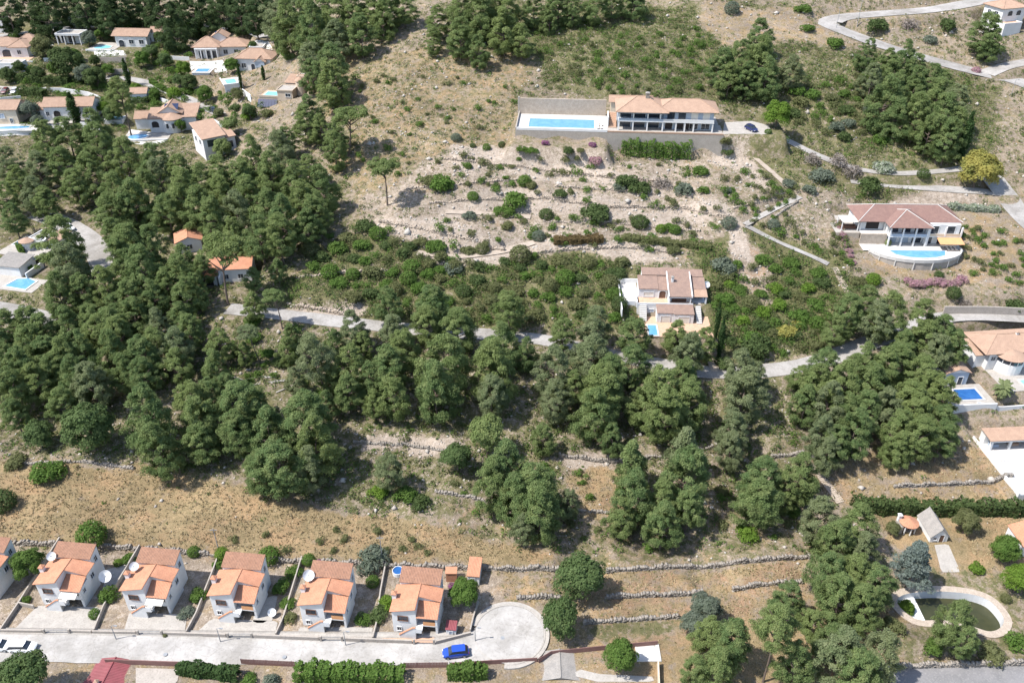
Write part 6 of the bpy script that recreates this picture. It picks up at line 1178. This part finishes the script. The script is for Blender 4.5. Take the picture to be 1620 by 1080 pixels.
ZN = [  # outline, number, size range, leaf weights, where
 ([(560,110),(830,120),(820,180),(700,260),(560,300)], 22, (4,9), 'green dark olive grey', 'scattered on the bare stony slope'),
 ([(660,240),(960,250),(1150,270),(1150,330),(980,330),(800,300),(660,310)], 34, (6,13), 'green dark olive grey dry dark', 'on the rubble terraces under the long villa'),
 ([(690,330),(1140,345),(1150,400),(980,390),(700,380)], 26, (6,14), 'green dark olive grey', 'on the pale terraces above the scrub'),
 ([(470,400),(580,340),(660,370),(800,400),(985,410),(985,500),(700,500),(560,470)], 66, (10,20), 'green dark olive olive green dark', 'in the dense scrub above the woodland lane'),
 ([(1120,440),(1200,400),(1320,430),(1330,480),(1280,560),(1140,570)], 34, (10,19), 'green dark olive lime green', 'in the garden scrub above the lane'),
 ([(1170,260),(1270,290),(1240,330),(1300,400),(1330,340),(1345,420),(1190,350),(1150,320)], 30, (6,13), 'green olive grey dark', 'on the slope beside the garden path'),
 ([(850,70),(1120,40),(1130,140),(960,150)], 36, (6,12), 'green olive dark green', 'on the scrubby hilltop behind the long villa'),
 ([(1240,130),(1380,110),(1400,230),(1260,200)], 24, (8,17), 'green dark olive grey', 'in the scrub between the two upper woods'),
 ([(370,500),(520,520),(560,640),(380,620)], 16, (8,16), 'green dark', 'under the lane pines'),
 ([(640,690),(900,730),(1160,730),(1280,790),(1250,850),(960,870),(740,800)], 30, (7,14), 'green olive dark olive grey', 'on the stony terraces between the pines'),
 ([(300,830),(640,830),(700,880),(420,870)], 8, (7,12), 'dry dry dry olive', 'on the straw field'),
 ([(1500,350),(1620,370),(1620,445),(1540,440)], 20, (6,10), 'green dark olive green', 'in the dry garden beside the red roofed villa'),
 ([(230,60),(300,70),(310,140),(240,125)], 10, (6,12), 'green dark lime', 'in the garden between the tan roofed villas'),
]
VRn = np.random.RandomState(77); EXPL = False
ZN.append(([(0,95),(60,100),(150,130),(300,140),(400,150),(430,180),(300,190),(180,160),(60,150)], 40, (7,14), 'green dark lime olive dark', 'in the gardens of the upper settlement'))
for poly, n, (r0, r1), lv, where in ZN:
    n = int(n*1.7)
    xs = [p[0] for p in poly]; ys = [p[1] for p in poly]; done = []; tries = 0
    while len(done) < n and tries < n*40:
        tries += 1; x = VRn.uniform(min(xs), max(xs)); y = VRn.uniform(min(ys), max(ys)); r = VRn.uniform(r0, r1)
        if not bool(inpoly(poly, np.array(x), np.array(y))) or any(math.hypot(x-a, (y-b_)*1.5) < (r+c_)*.72 for a, b_, c_ in done): continue
        done.append((x, y, r)); lf = VR.choice(lv.split())
        shrub(x, y, r, lf, where, 'twiggy' if lf == 'dry' else VR.choice(['shrub','shrub','ball'] if where.startswith('in the dry') else ['shrub']*4+['ball']))
SHR.sort(key=lambda e: -e[0])
for r, px, py, leaf, where, form in SHR[:296]: shrub_now(px, py, r-100 if r > 60 else r, leaf, where, form)
rs = np.random.RandomState(17); parts = {}
for r, px, py, leaf, where, form in SHR[296:]:
    P = gnd(px, py+r*.45); R = r*((P-CP) @ FWD)/FPX; n_ = 5; c_ = P+rs.randn(n_,3)*np.array((.35,.35,.12))*R+np.array((0,0,.35*R)); rr = R*rs.uniform(.4,.65,n_)
    parts.setdefault('olive' if leaf in ('olive','grey','dry') else 'green', []).append(leaves(rs, c_, np.stack([rr,rr,rr*.85],1), np.full(n_,70), .16*R+.1, spike=.2, low=-.6))
for lf, vv in parts.items(): q = np.concatenate(vv); stuff(obj('small_bushes', mesh_np('small_bushes', q, quads(len(q)//4), [L[lf]])), f'small {lf} bushes dotted over the slopes', 'bushes')
# carpets of what nobody could count
def scatter(n, wfun, x0=-190, x1=190, y0=84, y1=345, seed=1):
    rs = np.random.RandomState(seed); x = rs.uniform(x0, x1, n); y = rs.uniform(y0, y1, n); keep = rs.rand(n) < wfun(x, y)
    x, y = x[keep], y[keep]; z = H(x, y); px, py, d = project(np.stack([x,y,z],1)); k = (px > -80) & (px < 1700) & (py > -60) & (py < 1130)
    k &= ~blocked(x, y); return x[k], y[k], z[k]
def blocked(x, y):
    r = np.zeros(x.shape, bool)
    for k, (P, yaw, pads) in FR.items():
        c, s_ = math.cos(yaw), math.sin(yaw); lx = (x-P[0])*c+(y-P[1])*s_; ly = -(x-P[0])*s_+(y-P[1])*c
        for a in pads: r |= (lx > a[0]-.5) & (lx < a[1]+.5) & (ly > a[2]-.5) & (ly < a[3]+.5)
    for nm, P, wd, mt, fl in RP:
        d, _, _ = polydist(P[::3], x, y); r |= d < wd/2+.8
    r |= np.hypot(x-TURN[0], y-TURN[1]) < 7.5
    d, _, _ = polydist(np.vstack([POND, POND[:1]]), x, y); r |= (d < 2.5) | inpoly(POND, x, y)
    return r
def nearwood(x, y): return np.clip(vnoise(x/9, y/9)*1.5+.5, 0, 1)
# scrub clumps
x, y, z = scatter(150000, lambda x, y: np.clip(zone_at(x, y)[:, 1]**2*1.4,0,1)*np.clip(nearwood(x, y)+zone_at(x, y)[:, 1]-.45,0,1)+.015*(y > 110), seed=3, y0=106)
rs = np.random.RandomState(8); x, y, z = x[:19000], y[:19000], z[:19000]; r = rs.uniform(.35, 1.2, len(x))*(.55+.75*zone_at(x, y)[:, 1])
V = leaves(rs, np.stack([x,y,z+r*.25],1), np.stack([r,r,r*.75],1), (9+17*r*r).astype(int), .40, spike=.25, low=-.2, up=.5)
nq = len(V)//4; sel = rs.rand(nq)
for lf, lo, hi, lab in (('green',0,.4,'low green scrub covering the hillside'),('olive',.4,.75,'low olive scrub covering the hillside'),('dark',.75,1.01,'low dark maquis scrub covering the hillside')):
    pass
cid = np.repeat(rs.randint(0, 3, len(x)), (9+17*r*r).astype(int))
for i, (lf, lab) in enumerate((('green','low green scrub covering the hillside'),('olive','low olive scrub covering the hillside'),('dark','low dark maquis scrub covering the hillside'))):
    q = V.reshape(-1,4,3)[cid == i].reshape(-1,3); stuff(obj('scrub', mesh_np('scrub', q, quads(len(q)//4), [L[lf]])), lab, 'scrub')
# dry grass and weeds
M['straw'] = mk('straw_blades', (.50,.40,.25), (.24,.19,.10), 1.7, .95, 4, (.19,.18,.08)); M['weed'] = mk('weed_blades', (.16,.19,.06), (.22,.23,.09), .4, .95)
def tufts(x, y, z, mat, lab, h0, h1, seed, per=5):
    rs = np.random.RandomState(seed); n = len(x); k = n*per; X = np.repeat(np.stack([x,y,z],1), per, 0)+np.column_stack([rs.randn(k,2)*.14, np.zeros(k)])
    d = unit(np.column_stack([rs.randn(k,2)*.5, np.ones(k)])); s_ = unit(np.cross(d, rs.randn(k,3))); h = rs.uniform(h0,h1,k)[:,None]; w_ = h*.26
    V = np.stack([X-s_*w_, X+s_*w_, X+d*h], 1).reshape(-1,3)
    stuff(obj('grass', mesh_np('grass', V, np.arange(k*3).reshape(k,3), [M[mat]])), lab, 'grass')
x, y, z = scatter(130000, lambda x, y: np.clip(zone_at(x, y)[:, 0]*.75, 0, 1)*(.35+.65*nearwood(x, y)), seed=11)
tufts(x, y, z, 'straw', 'dry straw coloured grass over the hillside', .15, .42, 1, 4)
x, y, z = scatter(70000, lambda x, y: (zone_at(x, y)[:, 0] > .5)*(.25+.75*nearwood(x*2.2, y*2.2)), seed=21, y0=92, y1=140)
tufts(x, y, z, 'straw', 'thick dry grass of the straw field', .15, .5, 5, 3)
x, y, z = scatter(130000, lambda x, y: zone_at(x, y)[:, 1]*.8*nearwood(x*1.3, y*1.3), seed=12)
tufts(x, y, z, 'weed', 'green weeds between the stones', .15, .4, 2, 4)
# loose stones
x, y, z = scatter(200000, lambda x, y: (zone_at(x, y)[:, 2]**1.3)*.8*(.3+.7*nearwood(x+40, y)), seed=13, y0=104)
x, y, z = x[:13000], y[:13000], z[:13000]
rs = np.random.RandomState(9); n = len(x); oc = np.array([(1,0,0),(0,1,0),(-1,0,0),(0,-1,0),(0,0,.7),(0,0,-.7)]); of = np.array([(0,1,4),(1,2,4),(2,3,4),(3,0,4),(1,0,5),(2,1,5),(3,2,5),(0,3,5)])
s_ = rs.lognormal(-1.75, .58, n).clip(.08,1.25); V = oc[None]*(1+.55*(rs.rand(n,6,1)-.5))*s_[:,None,None]*rs.uniform(.7,1.3,(n,1,3)); a = rs.rand(n)*6.28
ca_, sa_ = np.cos(a)[:,None], np.sin(a)[:,None]; V = np.stack([V[...,0]*ca_-V[...,1]*sa_, V[...,0]*sa_+V[...,1]*ca_, V[...,2]], -1)+np.stack([x,y,z+s_*.15],1)[:,None]
M['rubble'] = mk('loose_limestone', (.50,.46,.41), (.40,.36,.31), .5, .95, 3, (.32,.28,.24))
stuff(obj('stones', mesh_np('stones', V.reshape(-1,3), (of[None]+6*np.arange(n)[:,None,None]).reshape(-1,3), [M['rubble']])), 'loose pale limestone scattered over the hillside', 'stones')
# fallen bleached trunks
rs = random.Random(31)
for i in range(11):
    P = gnd(rs.uniform(362,440), rs.uniform(592,622)); a = rs.uniform(-.9,.5); l = rs.uniform(2.2,4.6); b = MB(); dx, dy = math.cos(a)*l, math.sin(a)*l
    b.tube([(0,0,.12),(dx*.5,dy*.5,float(H(P[0]+dx*.5,P[1]+dy*.5))-P[2]+.22),(dx,dy,float(H(P[0]+dx,P[1]+dy))-P[2]+.2)], [.17,.12,.05], 6)
    for j in range(3): 
        q = rs.uniform(.4,.9); e = a+rs.choice((-.7,.7)); zz = float(H(P[0]+dx*q,P[1]+dy*q))-P[2]+.2; b.tube([(dx*q,dy*q,zz),(dx*q+math.cos(e)*.9,dy*q+math.sin(e)*.9,zz+.25)], [.05,.02], 5)
    tag(b.build('fallen_trunk', M['deadwood']), 'bleached fallen trunk in the clearing of the lane pines', 'log', 'fallen trunks in the clearing').location = P

# each tree or bush that a nearby landmark singles out is named by it
LM = [(880,200,'the long rectangular villa pool'),(1050,205,'the long two storey villa'),(1190,205,'the dark blue parked car'),(1450,370,'the red roofed villa'),(1455,400,'the curved villa pool'),(1050,470,'the white stepped villa'),(1585,560,'the villa with the rounded sun room'),(1520,630,'the dark blue pool'),(1590,720,'the white pool deck'),(1475,845,'the grey roofed hut'),(1433,830,'the round gazebo'),(1510,965,'the emptied kidney pool'),(1447,905,'the blue grey cedar'),(808,1003,'the turning circle'),(918,940,'the large almond tree'),(105,1070,'the red sheet roof'),(721,1035,'the blue hatchback'),(140,710,'the broad carob by the straw field'),(400,610,'the fallen trunks'),(298,395,'the two slope cottage'),(350,440,'the woodland house with red roofs'),(30,385,'the round roofed pool house'),(22,447,'the light blue pool with a curved end'),(112,363,'the white car on the lane'),(325,240,'the tall narrow white house'),(255,205,'the round bay villa'),(231,216,'the oval pool'),(110,185,'the villa behind the broad cypress'),(338,178,'the black car on the lane'),(360,140,'the high walled pool terrace'),(440,150,'the beige turret house'),(350,90,'the wide villa with many roofs'),(200,70,'the villa with the turquoise pool'),(110,65,'the flat roofed annex'),(30,90,'the arched porch villa'),(1600,40,'the tall white house at the junction'),(1323,45,'the shorter utility pole in the hairpin'),(1548,290,'the yellow flowering tree'),(1230,200,'the lime green tree by the parking'),(916,382,'the clipped rust hedge'),(1310,765,'the stone steps by the clipped hedge'),(1335,450,'the stone steps of the garden path'),(885,1000,'the almond tree by the turning circle'),(1215,920,'the dug hollow'),(1110,990,'the olives on the orange soil'),(745,915,'the small outhouse'),(630,960,'the row house with the plunge pool'),(520,950,'the row house with the large rooftop dish'),(380,930,'the row house with the orange balcony'),(245,930,'the row house with the cream awning'),(110,920,'the row house with two dishes'),(722,740,'the carob on the middle terrace'),(505,500,'the ochre bank at the lane bend'),(612,325,'the lone flat topped pine on the slope'),(1500,497,'the plain grey retaining wall'),(1018,250,'the tall hedge of the long villa')]
LMP = np.array([gnd(x, y) for x, y, _ in LM]); ORD = ['','second ','third ','fourth ','fifth ','sixth ','seventh ','eighth ']
for lst, noun in ((PINES,'pine'),(SHRUBS,'bush')):
    best = {}
    Pp = np.array([e[1] for e in lst]); D = np.linalg.norm(Pp[:,None]-LMP[None], axis=2); rank = D.argsort(0).argsort(0)
    for i, (o, P, lab) in enumerate(lst):
        c_ = [(rank[i,j], D[i,j], j) for j in range(len(LM)) if rank[i,j] < 8 and D[i,j] < 32]
        if not c_ or (noun == 'pine' and 'pine tree' != o['category']): continue
        k, d_, j = min(c_); stem = lab.split(' pine ')[0]+' pine' if noun == 'pine' else lab
        if lab.startswith('tall ') and noun == 'pine': continue
        o['label'] = f"{stem}, {ORD[k]}nearest {noun} to {LM[j][2]}".replace('bushy shrub','shrub').replace('rounded bush','bush')
